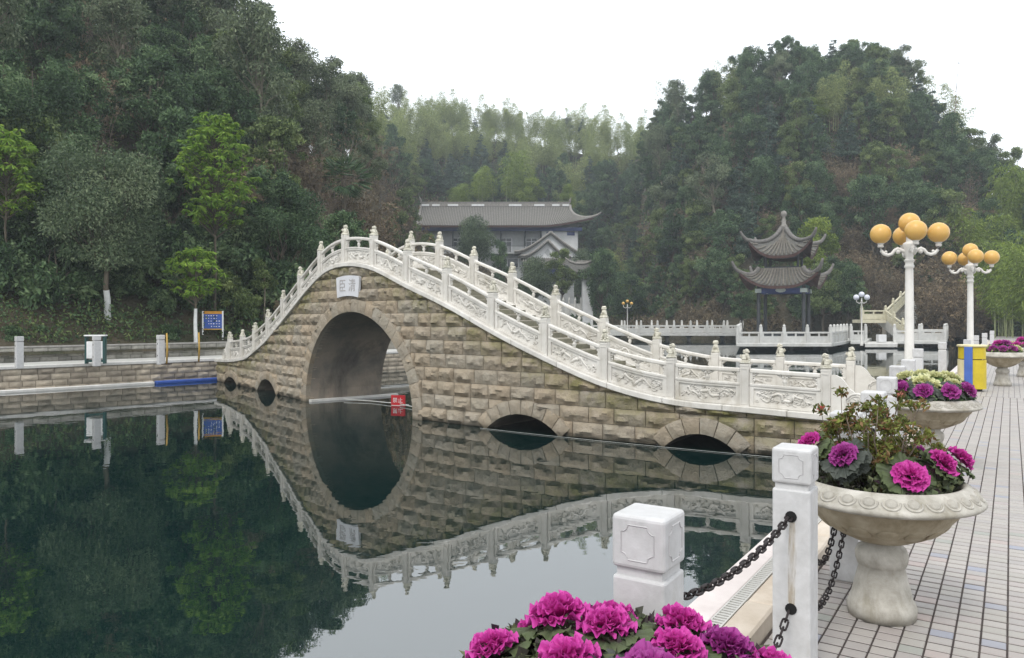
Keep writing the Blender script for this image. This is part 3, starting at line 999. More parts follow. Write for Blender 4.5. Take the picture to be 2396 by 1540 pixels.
for o in (0.02, 0.085):
    for v in (0, 1):
        for i in range(9):
            u = i / 8 - 0.5
            wd = (TABW * 0.94 + 0.10 * v)
            bow = 0.05 * (1 - (2 * u) ** 2)
            P.append(bp(tm + u * wd / SP, o, (za if v == 0 else zb_) - 0.10 + bow))
F = []
for i in range(8):
    F += [(18 + i, 18 + i + 1, 27 + i + 1, 27 + i), (i, 18 + i, 18 + i + 1, i + 1)[::-1], (9 + i, 9 + i + 1, 27 + i + 1, 27 + i)[::-1]]
F += [(0, 9, 27, 18), (8, 26, 35, 17)]
mb.add(P, F)
tab = bb(mb, 'name_tablet', TABLET)
a, b = b_tan(tm); ang = atan2(b, a)
for ch, dt in (('清', 0.24), ('臣', -0.24)):
    me = text_mesh(ch, 0.36, CARVED)
    q = bp(tm + dt / SP, 0.087, (za + zb_) / 2 - 0.07)
    mesh_obj('carved_character', me, tab, q - BORG, rot=(pi / 2, 0, ang))
# ================================================================ buildings and docks across the water
TILE_GREY = mottled('roof_tile_grey', (0.075, 0.072, 0.066), (0.17, 0.165, 0.15), 6, 0.85, 0.35, 25, 0.02, 0.12, (0.10, 0.105, 0.06), 0.4)
TILE_RIDGE = mottled('ridge_grey', (0.17, 0.16, 0.145), (0.31, 0.29, 0.265), 5, 0.85, 0.3)
PAV_RIDGE = mottled('pavilion_ridge', (0.10, 0.095, 0.09), (0.20, 0.185, 0.17), 5, .85, .3)
PAV_TILE = mottled('pavilion_tile', (0.10, 0.092, 0.078), (0.20, 0.178, 0.15), 5, .85, .3, 25, .02, .15, (0.10, 0.10, 0.05), .5)
PLASTER = mottled('white_plaster', (0.58, 0.585, 0.59), (0.70, 0.70, 0.70), 1.5, 0.85, 0.15, 20, 0.01, 0, (0.42, 0.42, 0.40), 0.35)
PLASTER_GREY = mottled('grey_plaster', (0.34, 0.35, 0.35), (0.44, 0.45, 0.45), 1.5, 0.9, 0.15)
DARK_WOOD = mottled('dark_wood', (0.022, 0.026, 0.030), (0.055, 0.058, 0.062), 5, 0.6, 0.2)
RED_WOOD = mottled('red_brown_wood', (0.04, 0.020, 0.018), (0.08, 0.038, 0.032), 6, 0.7, 0.2)
BEAM_BLUE = plain('painted_beam_blue', (0.035, 0.055, 0.17), 0.6)
BEAM_TEAL = plain('painted_beam_teal', (0.05, 0.15, 0.14), 0.6)
PAINT_PALE = plain('painted_pale', (0.45, 0.50, 0.47), 0.6)
def glass_mat():
    t = NT('dark_window'); t.principled((0.02, 0.025, 0.03), 0.12, None, 0.5); return t.mat
GLASS = glass_mat()
STONE_RAIL = mottled('dock_stone', (0.50, 0.495, 0.47), (0.64, 0.63, 0.60), 2.5, 0.75, 0.2, 25, 0.01, 0.06, (0.34, 0.31, 0.25), 0.4)
STONE_CREAM = mottled('cream_stone', (0.46, 0.43, 0.31), (0.58, 0.54, 0.41), 2.5, 0.75, 0.2, 25, 0.01, 0.06, (0.3, 0.29, 0.18), 0.45)

# ---- two-tier pavilion
PAV_D = 66.0
pc = at_d(1834, 742, PAV_D); pc.z = -0.2
pav = empty('pavilion', pc, RAD(-27.0), 'dark timber pavilion with two tiers of upswept grey tiled roof beside the water', 'pavilion')
def roof_tier(parent, zt, rt, ze, re, lift, name, nrib, apex):
    """four concave slopes: from half-width rt at height zt to half-width re at ze; corners swept up by lift"""
    def surf(side, u, v):
        # u -1..1 across, v 0 top .. 1 eave
        k = v ** 0.80 if not apex else v ** 0.70
        half = rt + (re - rt) * v
        z = zt + (ze - zt) * k
        cl = abs(u) ** 3.2
        z += lift * cl * v ** 2.2
        out = half * (1 + 0.16 * cl * v ** 2)
        x, y = u * half * (1 + 0.10 * cl * v ** 2), -out
        a = side * pi / 2
        return Vector((x * cos(a) - y * sin(a), x * sin(a) + y * cos(a), z))
    roof = None
    for side in range(4):
        mb = MB(); nu, nv = 21, 10
        P = [surf(side, -1 + 2 * i / (nu - 1), j / (nv - 1)) for i in range(nu) for j in range(nv)]
        mb.grid(P, nu, nv)
        Q = [p + Vector((0, 0, -0.16)) for p in P]
        mb.add(Q, [tuple(reversed((i * nv + j, (i + 1) * nv + j, (i + 1) * nv + j + 1, i * nv + j + 1))) for i in range(nu - 1) for j in range(nv - 1)])
        n0 = nu * nv
        o = mb.build('roof_slope', TILE_GREY, parent, smooth=True, auto=50)
        for r in range(nrib):                       # rows of round tiles
            u = -0.93 + 1.86 * r / (nrib - 1)
            m2 = MB()
            half0 = 0.04 if not apex else min(0.85, abs(u) * 0.9)
            pts = [surf(side, u, v) + Vector((0, 0, 0.05)) for v in np.linspace(half0, 1.0, 9)]
            m2.tube(pts, 0.09, 6)
            m2.build('roof_tile', PAV_TILE, o, smooth=True)
        m3 = MB()                                   # eave board with red underside
        e0 = [surf(side, -1 + 2 * i / 20, 1.0) for i in range(21)]
        V = []
        for p in e0: V += [p + Vector((0, 0, -0.02)), p + Vector((0, 0, -0.26))]
        m3.add(V, [(2 * i, 2 * i + 1, 2 * i + 3, 2 * i + 2) for i in range(20)])
        m3.add([p + Vector((0, 0, -0.26)) for p in e0] + [surf(side, -1 + 2 * i / 20, 0.55) + Vector((0, 0, -0.30)) for i in range(21)], [(i, i + 1, 22 + i, 21 + i) for i in range(20)])
        m3.build('eave', RED_WOOD, parent)
        m4 = MB()                                   # corner ridge with its upturned horn
        pts = [surf(side, 1, v) + Vector((0, 0, 0.10)) for v in np.linspace(0.02, 1, 12)]
        d = (pts[-1] - pts[-3]).normalized(); q = pts[-1]
        for k in range(1, 6):
            d = (d + Vector((0, 0, 0.30))).normalized(); q = q + d * 0.21; pts.append(q)
        m4.tube(pts, [0.19] * 10 + [0.185, 0.175, 0.165, 0.15, 0.13, 0.11, 0.09], 7)
        m4.build('corner_ridge', PAV_RIDGE, parent, smooth=True)
    return surf
roof_tier(pav, 6.0, 1.75, 4.45, 2.78, 1.15, 'lower', 17, False)
roof_tier(pav, 9.6, 0.12, 7.0, 2.22, 1.25, 'upper', 13, True)
mb = MB(); mb.lathe([(0.26, 9.45), (0.30, 9.7), (0.17, 9.85), (0.20, 10.1), (0.13, 10.25), (0.13, 10.45), (0.22, 10.55), (0.25, 10.72), (0.20, 10.9), (0.05, 10.98)], 12)
mb.build('finial', TILE_RIDGE, pav, smooth=True)
for sx in (-1, 1):
    for sy in (-1, 1):
        mb = MB(); mb.lathe([(0.22, -0.3), (0.22, 0.12), (0.155, 0.16), (0.15, 4.6)], 12, (sx * 1.8, sy * 1.8, 0)); mb.build('column', DARK_WOOD, pav, smooth=True, auto=40)
        mb = MB(); mb.lathe([(0.12, 5.6), (0.12, 7.6)], 10, (sx * 1.3, sy * 1.3, 0)); mb.build('column', DARK_WOOD, pav, smooth=True, auto=40)
        mb = MB(); mb.box((sx * 1.8, sy * 1.8, 4.08), (0.50, 0.50, 0.34)); mb.build('beam_end', PAINT_PALE, pav)
for s in (-1, 1):
    for ax in (0, 1):
        def pl(x, y): return (x, y) if ax == 0 else (y, x)
        mb = MB(); c = pl(0, s * 1.8); mb.box((c[0], c[1], 4.07), (*pl(3.5, 0.22), 0.42)); b = mb.build('painted_beam', BEAM_BLUE, pav)
        mb = MB(); c = pl(0, s * 1.93); mb.lathe([(0.42, -0.02), (0.42, 0.02)], 16); mb.v = [((p[0] if ax == 0 else s * 0.13 + p[2] * s), (s * 0.13 + p[2] * s if ax == 0 else p[0]), p[1] * 0.45) for p in mb.v]
        mb.v = [(p[0] + (0 if ax == 0 else s * 1.8), p[1] + (s * 1.8 if ax == 0 else 0), p[2] + 4.1) for p in mb.v]
        mb.build('painted_medallion', PAINT_PALE, b)
        mb = MB(); c = pl(0, s * 1.8); mb.box((c[0], c[1], 4.43), (*pl(3.6, 0.2), 0.22)); mb.build('upper_beam', BEAM_TEAL, pav)
        mb = MB(); c = pl(0, s * 1.3); mb.box((c[0], c[1], 7.2), (*pl(2.6, 0.16), 0.5)); mb.build('lintel', DARK_WOOD, pav)
        mb = MB(); c = pl(0, s * 1.3); mb.box((c[0], c[1], 5.95), (*pl(2.7, 0.2), 0.36)); mb.build('sill', DARK_WOOD, pav)
        mb = MB(); c = pl(0, s * 1.8); mb.box((c[0], c[1], 0.55), (*pl(3.4, 0.3), 0.09)); mb.box((c[0], c[1], 0.3), (*pl(3.4, 0.06), 0.45)); mb.build('bench_rail', DARK_WOOD, pav)
mb = MB(); mb.box((0, 0, 5.4), (3.3, 3.3, 0.3)); mb.build('ceiling', DARK_WOOD, pav)
mb = MB(); mb.box((0, 0, 7.55), (2.5, 2.5, 0.15)); mb.build('upper_ceiling', DARK_WOOD, pav)
mb = MB(); mb.box((0, 0, -0.35), (5.2, 5.2, 0.5)); mb.build('plinth', GREYSTONE, pav)
for p in ((-2.4, -2.4), (2.4, -2.4), (-2.4, 2.4), (2.4, 2.4)):
    mb = MB(); mb.lathe([(0.25, -1.6), (0.25, -0.6)], 10, (p[0], p[1], 0)); mb.build('pile', GREYSTONE, pav)

# ---- balustraded docks
def balustrade(parent, org, p0, p1, bay=1.65, post_h=1.16, mat=STONE_RAIL, first=True, pw=0.20, last=True):
    p0, p1 = Vector(p0), Vector(p1)
    L = (Vector((p1.x, p1.y)) - Vector((p0.x, p0.y))).length
    n = max(1, round(L / bay)); ang = atan2(p1.y - p0.y, p1.x - p0.x); dz = (p1.z - p0.z) / n; bl = L / n
    mb = MB(); mb.box((0, 0, post_h / 2), (pw, pw, post_h)); mb.lathe([(pw * .42, post_h), (pw * .52, post_h + .05), (pw * .48, post_h + .13), (pw * .2, post_h + .2)], 8)
    pm = mb.mesh('post', mat)
    def shear(mb):
        mb.v = [(v[0], v[1], v[2] + dz * (v[0] / bl)) for v in mb.v]
    a, b = pw / 2 + 0.002, bl - pw / 2 - 0.002; m = (a + b) / 2; w = b - a
    mb = MB()
    mb.box((m, 0, 0.235), (w, 0.10, 0.43)); mb.box((m, 0, 0.76), (w, 0.14, 0.12)); mb.box((m, 0, 0.475), (w, 0.12, 0.05))
    for x in (a + 0.06, m, b - 0.06): mb.box((x, 0, 0.60), (0.11, 0.09, 0.21))
    for k in range(2):
        c = a + w * (0.25 + 0.5 * k); mb.box((c, 0, 0.235), (w * 0.40, 0.124, 0.30))
    shear(mb); bm = mb.mesh('rail_panel', mat)
    for k in range(n + 1):
        q = p0 + (p1 - p0) * k / n
        if (k > 0 or first) and (k < n or last): mesh_obj('post', pm, parent, q - org, ang)
        if k < n: mesh_obj('rail_panel', bm, parent, q - org, ang)
def make_dock(name, label, corners, z, rails, depth_pts, thick=0.28):
    """corners: polygon of the deck in plan; rails: index pairs"""
    c0 = Vector((corners[0][0], corners[0][1], z))
    dk = empty(name, c0, 0, label, 'dock')
    mb = MB(); mb.prism([(p[0] - c0.x, p[1] - c0.y) for p in corners], -thick, 0); bevel(mb.build('deck', STONE_RAIL, dk), 0.04, 1)
    for i, j in rails: 
        a, b = Vector((*corners[i][:2], z)), Vector((*corners[j][:2], z))
        cen = sum((Vector((*p[:2], z)) for p in corners), Vector()) / len(corners)
        ia = a + (cen - a).normalized() * 0.22; ib = b + (cen - b).normalized() * 0.22
        balustrade(dk, c0, ia, ib)
    for p in depth_pts:
        mb = MB(); mb.lathe([(0.2, WATER_Z - 1 - z), (0.2, -thick - 0.25), (0.42, -thick - 0.001)], 10, (p[0] - c0.x, p[1] - c0.y, 0)); mb.build('pile', GREYSTONE, dk, smooth=True, auto=40)
    return dk
def at_y(px, d): return ((px - CX) * d / FPX, d)
DZ = -0.25
make_dock('viewing_dock', 'white balustraded stone dock on the water before the dark pavilion', [at_y(1722, 56), at_y(1946, 56), at_y(1988, 63), at_y(1990, 70), at_y(1730, 70)], DZ, [(0, 1), (1, 2), (4, 0)], [at_y(1760, 58), at_y(1850, 58), at_y(1930, 58), at_y(1975, 64)])
make_dock('side_dock', 'short white balustraded dock joining the pavilion dock to the stair', [at_y(1990, 61.5), at_y(2026, 61.5), at_y(2040, 70), at_y(1990, 71)], DZ, [(0, 1)], [at_y(2015, 62.5)])
make_dock('long_dock', 'long white balustraded walkway leading over water away from the pavilion', [at_y(1380, 81), at_y(1738, 80), at_y(1742, 83.5), at_y(1380, 84.5)], -0.06, [(0, 1), (3, 2)], [at_y(1445, 82), at_y(1560, 82), at_y(1612, 81.5), at_y(1690, 82)])
make_dock('stair_dock', 'white balustraded stone dock at the foot of the cream stair', [at_y(2090, 62), at_y(2214, 61), at_y(2218, 68), at_y(2095, 69)], DZ, [(0, 1), (1, 2), (3, 2)], [at_y(2150, 63.5), at_y(2185, 64), at_y(2205, 63)])
lo = empty('boat_landing', (*at_y(2055, 62), -0.45), 0, 'low bare concrete landing between two balustraded docks', 'landing')
c0 = Vector((*at_y(2055, 62), -0.45)); mb = MB(); mb.prism([(p[0] - c0.x, p[1] - c0.y) for p in (at_y(2024, 60), at_y(2100, 60), at_y(2100, 66), at_y(2024, 66))], -0.25, 0); mb.build('deck', PALE_KERB, lo)
mb = MB(); mb.prism([(p[0] - c0.x, p[1] - c0.y) for p in (at_y(2030, 61), at_y(2095, 61), at_y(2095, 63), at_y(2030, 63))], -0.9, -0.251); mb.build('footing', GREYSTONE, lo)
mb = MB(); mb.box((at_y(2062, 63)[0], 63, -0.10), (0.65, 0.5, 0.62)); o = bevel(mb.build('pump_box', PLASTER, None), 0.03, 1)
o.location.z = 0; tag(o, 'small white box standing on the low concrete landing', 'box')

# ---- cream stair with switchback flights
st = empty('cream_stair', (*at_y(2070, 67), 0), 0, 'cream stone stair with balustrade climbing the slope over a rubble wall', 'stair')
SO = Vector(st.location)
Lz = CAM_Z + (HY - 748) * 67 / FPX          # landing level
L0, L1 = Vector((*at_y(2016, 67), Lz + 0.0)), Vector((*at_y(2072, 67), Lz))
U1 = Vector((*at_y(2124, 71), CAM_Z + (HY - 697) * 71 / FPX)); D1 = Vector((*at_y(2134, 63), -0.2))
balustrade(st, SO, L0, L1, 1.9, 1.05, STONE_CREAM)
balustrade(st, SO, L1, U1, 1.9, 1.05, STONE_CREAM, first=False)
balustrade(st, SO, L1, D1, 1.6, 1.05, STONE_CREAM, first=False, last=False)
def slab(a, b, width, th, name, mat, back=True):
    n = Vector((0, width, 0))
    mb = MB(); dz = Vector((0, 0, th)); f = Vector((0, 0, -0.01)); e = n.normalized() * -0.16
    mb.hexa([a - SO + f + e - dz, b - SO + f + e - dz, b - SO + f + n - dz, a - SO + f + n - dz, a - SO + f + e, b - SO + f + e, b - SO + f + n, a - SO + f + n])
    return mb.build(name, mat, st)
slab(L0, L1, 1.8, 0.28, 'landing', STONE_CREAM); slab(L1, U1, 0.9, 0.22, 'flight', STONE_CREAM); slab(L1 + Vector((0, -.2, 0)), D1, 1.8, 0.3, 'flight', STONE_RAIL)
RUBBLE = mottled('rubble_stone', (0.13, 0.125, 0.11), (0.30, 0.29, 0.26), 3, 0.95, 0.5, 14, 0.03, 0.35)
RV = [rough_stone(w, h, brn.uniform(0, 60), 0.10, RUBBLE, 'stone') for w, h in ((0.42, 0.17), (0.55, 0.2), (0.36, 0.15), (0.48, 0.22))]
wall_r = empty('rubble_wall', (*at_y(2078, 69.2), -0.2), 0, 'grey dry-laid rubble retaining wall under the cream stair', 'wall')
RO = Vector(wall_r.location)
w_a, w_b = Vector((*at_y(2076, 69.3), 0)), Vector((*at_y(2142, 71.2), 0)); wl = (w_b - w_a).length; wang = atan2((w_b - w_a).y, (w_b - w_a).x)
mb = MB(); mb.add([(0, .05, 0), (wl, .05, 0), (wl, .05, U1.z - 0.1), (0.0, .05, Lz - 0.1), (0, .5, 0), (wl, .5, 0), (wl, .5, U1.z - .1), (0, .5, Lz - .1)], [(0, 1, 2, 3), (3, 2, 6, 7), (1, 5, 6, 2), (0, 3, 7, 4)])
mb.build('core_wall', MORTAR, wall_r, w_a - RO + Vector((0, 0, -0.2)), wang)
zz = 0.0
while zz < U1.z:
    x = -brn.uniform(0, .3)
    while x < wl - .2:
        top = Lz - 0.35 + (U1.z - Lz) * max(0, x) / wl
        if zz < top: mesh_obj('stone', brn.choice(RV), wall_r, w_a - RO + Vector((cos(wang) * max(0, x), sin(wang) * max(0, x), zz - 0.2)), wang)
        x += brn.uniform(0.40, 0.52)
    zz += 0.175

# ---- big hall on its terrace
HD = 130.0
hp = lambda px, py, d=HD: at_d(px, py, d)
H0 = hp(975, 640); H0.z = 7.0
hall = empty('tiled_hall', H0, 0, 'two-storey white hall with long grey tiled roof half hidden by trees', 'building')
def hloc(px, py, d=HD): return hp(px, py, d) - H0
xl, xr = hloc(978, 0).x, hloc(1338, 0).x
zr_, ze_ = hloc(0, 474).z, hloc(0, 530).z
HB = 9.0        # depth of the hall
def hall_slope(sgn):
    """front slope (sgn -1) and back slope of the concave roof, with an upturned corner at the far end"""
    P = []; nu, nv = 41, 10
    for i in range(nu):
        u = i / (nu - 1)
        for j in range(nv):
            v = j / (nv - 1)
            flare = max(0, (u - 0.80) / 0.20) ** 2
            x = xl + (xr - xl) * u * (1 - 0.055 + 0.055 * 1) + (xr - xl) * flare * 0.135 * v ** 2
            z = zr_ + (ze_ - zr_) * (v ** 0.80) + 1.35 * flare * v ** 3
            y = HB / 2 + sgn * (HB / 2 + 1.3) * v
            P.append(Vector((x, y, z)))
    return P, nu, nv
for sgn in (-1, 1):
    P, nu, nv = hall_slope(sgn)
    mb = MB(); mb.grid(P if sgn < 0 else P[::-1], nu, nv)
    o = mb.build('roof_slope', TILE_GREY, hall, smooth=True)
    if sgn < 0:
        nrow = 92; m2 = MB()
        for r in range(nrow):
            u = (r + 0.5) / nrow * (nu - 1); i = int(u); f = u - i
            pts = [P[i * nv + j] * (1 - f) + P[min(nu - 1, i + 1) * nv + j] * f + Vector((0, -0.03, 0.06)) for j in range(nv)]
            m2.tube(pts, 0.075, 5, cap=False)
        t_ = m2.build('tile_rows', TILE_RIDGE, o, smooth=True); t_['kind'] = 'stuff'
        m3 = MB(); e = [P[i * nv + nv - 1] for i in range(nu)]
        V = []
        for p in e: V += [p + Vector((0, 0, 0.02)), p + Vector((0, 0.02, -0.30))]
        m3.add(V, [(2 * i, 2 * i + 1, 2 * i + 3, 2 * i + 2) for i in range(nu - 1)]); m3.build('eave', RED_WOOD, hall)
        m4 = MB(); m4.tube([P[(nu - 1) * nv + j] + Vector((0.05, 0, 0.16)) for j in range(nv)] + [P[-1] + Vector((0.7, -.2, 0.42)), P[-1] + Vector((1.3, -.35, 0.85))], [0.26] * nv + [0.2, 0.1], 7)
        m4.build('corner_ridge', TILE_RIDGE, hall, smooth=True)
        m5 = MB(); m5.tube([P[j] + Vector((-0.05, 0, 0.14)) for j in range(nv)], 0.24, 7); m5.build('gable_ridge', TILE_RIDGE, hall, smooth=True)
mb = MB(); mb.box(((xl + xr) / 2, HB / 2, zr_ + 0.3), (xr - xl, 0.4, 0.62)); mb.box(((xl + xr) / 2, HB / 2, zr_ + 0.68), (xr - xl + 0.2, 0.55, 0.14)); mb.build('main_ridge', TILE_RIDGE, hall)
for a, b in ((0.005, .055), (.075, .125), (.18, .25), (.34, .425), (.59, .675), (.76, .83), (.88, .93), (.95, .995)):
    mb = MB(); mb.box((xl + (xr - xl) * (a + b) / 2, HB / 2 - 0.23, zr_ + 0.18), ((xr - xl) * (b - a), 0.12, 0.34)); mb.build('ridge_plaster', PLASTER, hall)
for x in (xl, xr):
    mb = MB(); s = -1 if x == xl else 1
    mb.tube([(x, HB / 2, zr_ + 0.6), (x + s * .05, HB / 2, zr_ + 1.1), (x + s * .3, HB / 2, zr_ + 1.7)], [0.22, 0.18, 0.06], 6); mb.build('ridge_horn', TILE_RIDGE, hall, smooth=True)
wz = ze_ - 0.15
fl = hloc(0, 590).z            # upper floor level
def hbox(name, mat, x0, x1, y0, y1, z0, z1, parent=None):
    mb = MB(); mb.box(((x0 + x1) / 2, (y0 + y1) / 2, (z0 + z1) / 2), (x1 - x0, y1 - y0, z1 - z0)); return mb.build(name, mat, parent or hall)
X = lambda px: hloc(px, 0).x
hbox('wall', PLASTER_GREY, xl + 0.8, X(1355), 1.6, HB, -4.0, wz + 1.2)
hbox('blue_beam', BEAM_BLUE, xl + 0.5, X(1362), -0.2, 0.05, wz - 0.62, wz - 0.02)
hbox('upper_floor', PLASTER_GREY, xl + 0.5, X(1360), 0.0, 1.6, fl - 0.25, fl)
hbox('wing_wall', PLASTER, X(1267), X(1352), 0.35, 1.55, fl - 2.5, wz - 0.05)
for px in (1005, 1060, 1115, 1172, 1228, 1266):
    mb = MB(); mb.lathe([(0.16, -4.0), (0.16, wz - 0.4)], 8, (X(px), 0.12, 0)); mb.build('column', DARK_WOOD, hall, smooth=True, auto=40)
for px in (1012, 1070, 1130, 1184, 1244):
    x0, x1 = X(px - 13), X(px + 13)
    w_ = hbox('door', PLASTER, x0 - 0.08, x1 + 0.08, 1.5, 1.59, fl, fl + 2.55)
    for k in range(2): hbox('pane', GLASS, x0 + 0.06 + (x1 - x0) / 2 * k, x0 + (x1 - x0) / 2 * (k + 1) - 0.06, 1.44, 1.497, fl + 0.08, fl + 1.85, w_); hbox('pane', GLASS, x0 + 0.06 + (x1 - x0) / 2 * k, x0 + (x1 - x0) / 2 * (k + 1) - 0.06, 1.44, 1.497, fl + 1.98, fl + 2.46, w_)
for px in (1288, 1336): hbox('blue_window', BEAM_BLUE, X(px - 9), X(px + 9), 0.28, 0.347, wz - 0.62 - 0.72, wz - 0.70)
bal = hbox('balcony_rail', DARK_WOOD, xl + 0.5, X(1262), -0.05, 0.02, fl + 0.98, fl + 1.06)
mb = MB()
x = xl + 0.6
while x < X(1262): mb.box((x, -0.015, fl + 0.5), (0.05, 0.04, 0.98)); x += 0.22
mb.build('balusters', PLASTER, bal)['kind'] = 'stuff'
for px in (1110, 1200):
    w_ = hbox('window', PLASTER, X(px - 14), X(px + 14), 1.5, 1.59, fl - 2.6, fl - 0.9); hbox('pane', GLASS, X(px - 12), X(px + 12), 1.45, 1.497, fl - 2.5, fl - 1.0, w_)
hbox('terrace', GREYSTONE, xl - 2, X(1400), -6, HB + 3, -6.0, -3.6)

# ---- gabled gate house in front of the hall
GD = 112.0
G0 = at_d(1275, 640, GD); gate = empty('gabled_gatehouse', G0, 0, 'small white gabled house with curved grey eaves before the tiled hall', 'building')
def g(px, py): p = at_d(px, py, GD) - G0; return (p.x, p.z)
for (ax, ay, lx, ly, rx, ry, y0, y1, dia) in ((1292, 537, 1213, 588, 1368, 592, 4.5, 9, False), (1282, 564, 1226, 604, 1330, 606, 0.0, 4.4, True)):
    A, L_, R_ = g(ax, ay), g(lx, ly), g(rx, ry)
    mb = MB(); mb.add([(L_[0], y0, L_[1] - .3), (R_[0], y0, R_[1] - .3), (A[0], y0, A[1] - 0.3), (L_[0], y1, L_[1] - .3), (R_[0], y1, R_[1] - .3), (A[0], y1, A[1] - .3)], [(0, 1, 2), (5, 4, 3), (0, 3, 4, 1)])
    gw = mb.build('gable', PLASTER, gate)
    for E_ in (L_, R_):
        mb = MB(); V = []; n = 8
        for j in range(n + 1):
            v = j / n; sag = -0.34 * sin(pi * v); up = 0.5 * max(0, v - 0.8) / .2 * 1
            x = A[0] + (E_[0] - A[0]) * v * 1.12; z = A[1] + (E_[1] - A[1]) * v * 1.05 + sag + up * .7
            V += [(x, y0 - 0.6, z), (x, y1, z), (x, y0 - 0.6, z - 0.26), (x, y1, z - 0.26)]
        F = []
        for j in range(n): a = 4 * j; F += [(a, a + 1, a + 5, a + 4), (a + 2, a + 6, a + 7, a + 3), (a, a + 4, a + 6, a + 2)]
        mb.add(V, F); o = mb.build('roof_slope', TILE_GREY, gate)
        mb = MB(); mb.tube([(V[4 * j][0], y0 - 0.6, V[4 * j][2] + .10) for j in range(n + 1)], 0.17, 6); mb.build('eave_ridge', TILE_RIDGE, o, smooth=True)
    if dia:
        mb = MB(); cx_, cz_ = A[0], A[1] - 1.7
        mb.add([(cx_ - .5, -.03, cz_), (cx_, -.03, cz_ - .6), (cx_ + .5, -.03, cz_), (cx_, -.03, cz_ + .6)], [(0, 1, 2, 3)]); mb.build('diamond_ornament', PLASTER_GREY, gw)
xa, za = g(1222, 603); xb, zb2 = g(1352, 622)
mb = MB(); P = []
for i in range(17):
    for j in range(5):
        u, v = i / 16, j / 4; e = abs(2 * u - 1) ** 4
        P.append((xa + (xb - xa) * u - (1 - 2 * u) * e * .0, 0.0 - 1.9 * v, za - 0.1 - 1.15 * v ** .8 + 0.5 * e * v * v))
mb.grid(P, 17, 5); o = mb.build('skirt_roof', TILE_GREY, gate, smooth=True)
m2 = MB()
for r in range(26):
    u = (r + .5) / 26 * 16; i = int(u); f = u - i
    m2.tube([Vector(P[i * 5 + j]) * (1 - f) + Vector(P[min(16, i + 1) * 5 + j]) * f + Vector((0, -.03, .06)) for j in range(5)], 0.08, 5, cap=False)
m2.build('tile_rows', TILE_RIDGE, o, smooth=True)['kind'] = 'stuff'
mb = MB(); mb.box(((xa + xb) / 2, -1.0, zb2 - 0.9), ((xb - xa) * .86, 0.3, 0.6)); mb.build('painted_beam', BEAM_BLUE, gate)
mb = MB(); mb.box(((xa + xb) / 2, 4.0, zb2 - 3.2), ((xb - xa) * .86, 8.5, 6.5)); mb.build('wall', PLASTER_GREY, gate)
# white gate pier and the upswept eave above it
GP = at_d(1374, 690, 95.0)
pier = empty('gate_pier', (GP.x, GP.y, at_d(0, 745, 95).z), 0, 'tall plain white gate pier under an upswept eave tip', 'gate')
pz = at_d(0, 640, 95).z - pier.location.z
mb = MB(); mb.box((0, 0, pz / 2 - 1), (1.25, 1.6, pz + 2)); mb.build('shaft', PLASTER, pier); mb = MB(); mb.box((-.05, -.1, pz + 0.1), (1.5, 1.9, 0.3)); mb.build('cap', TILE_RIDGE, pier)
ev = [at_d(x, y, 94.6) - Vector(pier.location) for x, y in ((1322, 603), (1333, 612), (1348, 617), (1368, 617), (1386, 611), (1402, 599))]
mb = MB(); mb.tube(ev, [0.08, 0.17, 0.2, 0.2, 0.16, 0.07], 6); mb.build('eave_ridge', TILE_RIDGE, pier, smooth=True)
mb = MB(); P = []
for i, p in enumerate(ev):
    e = abs(2 * i / 5 - 1)
    for j in range(4): P.append(p + Vector((0, -0.2 - .5 * j / 3, -0.2 - (1.0 - e * .55) * j / 3)))
mb.grid(P, len(ev), 4); mb.build('eave_tiles', TILE_GREY, pier, smooth=True)
mb = MB(); mb.box((0, .3, pz + .8), (2.6, 1.4, 1.6)); mb.build('lintel', TILE_RIDGE, pier)
# white fence with pointed pickets beside the pier
fz = at_d(0, 718, 97).z
fen = empty('white_fence', (at_d(1290, 0, 97).x, 97, fz - 1.2), 0, 'low white picket balustrade on the far bank beside the gate pier', 'fence')
fx0, fx1 = 0.0, at_d(1362, 0, 97).x - at_d(1290, 0, 97).x
mb = MB(); mb.box(((fx0 + fx1) / 2, 0, 0.9), (fx1 - fx0, 0.15, 1.4)); mb.build('rail_panel', STONE_RAIL, fen)
k = 0
mb = MB(); mb.lathe([(0.13, 0), (0.13, 1.9), (0.17, 2.0), (0.05, 2.4)], 8); fm = mb.mesh('picket', STONE_RAIL)
while fx0 + k * .75 < fx1: mesh_obj('picket', fm, fen, (fx0 + k * .75, -.1, 0)); k += 1
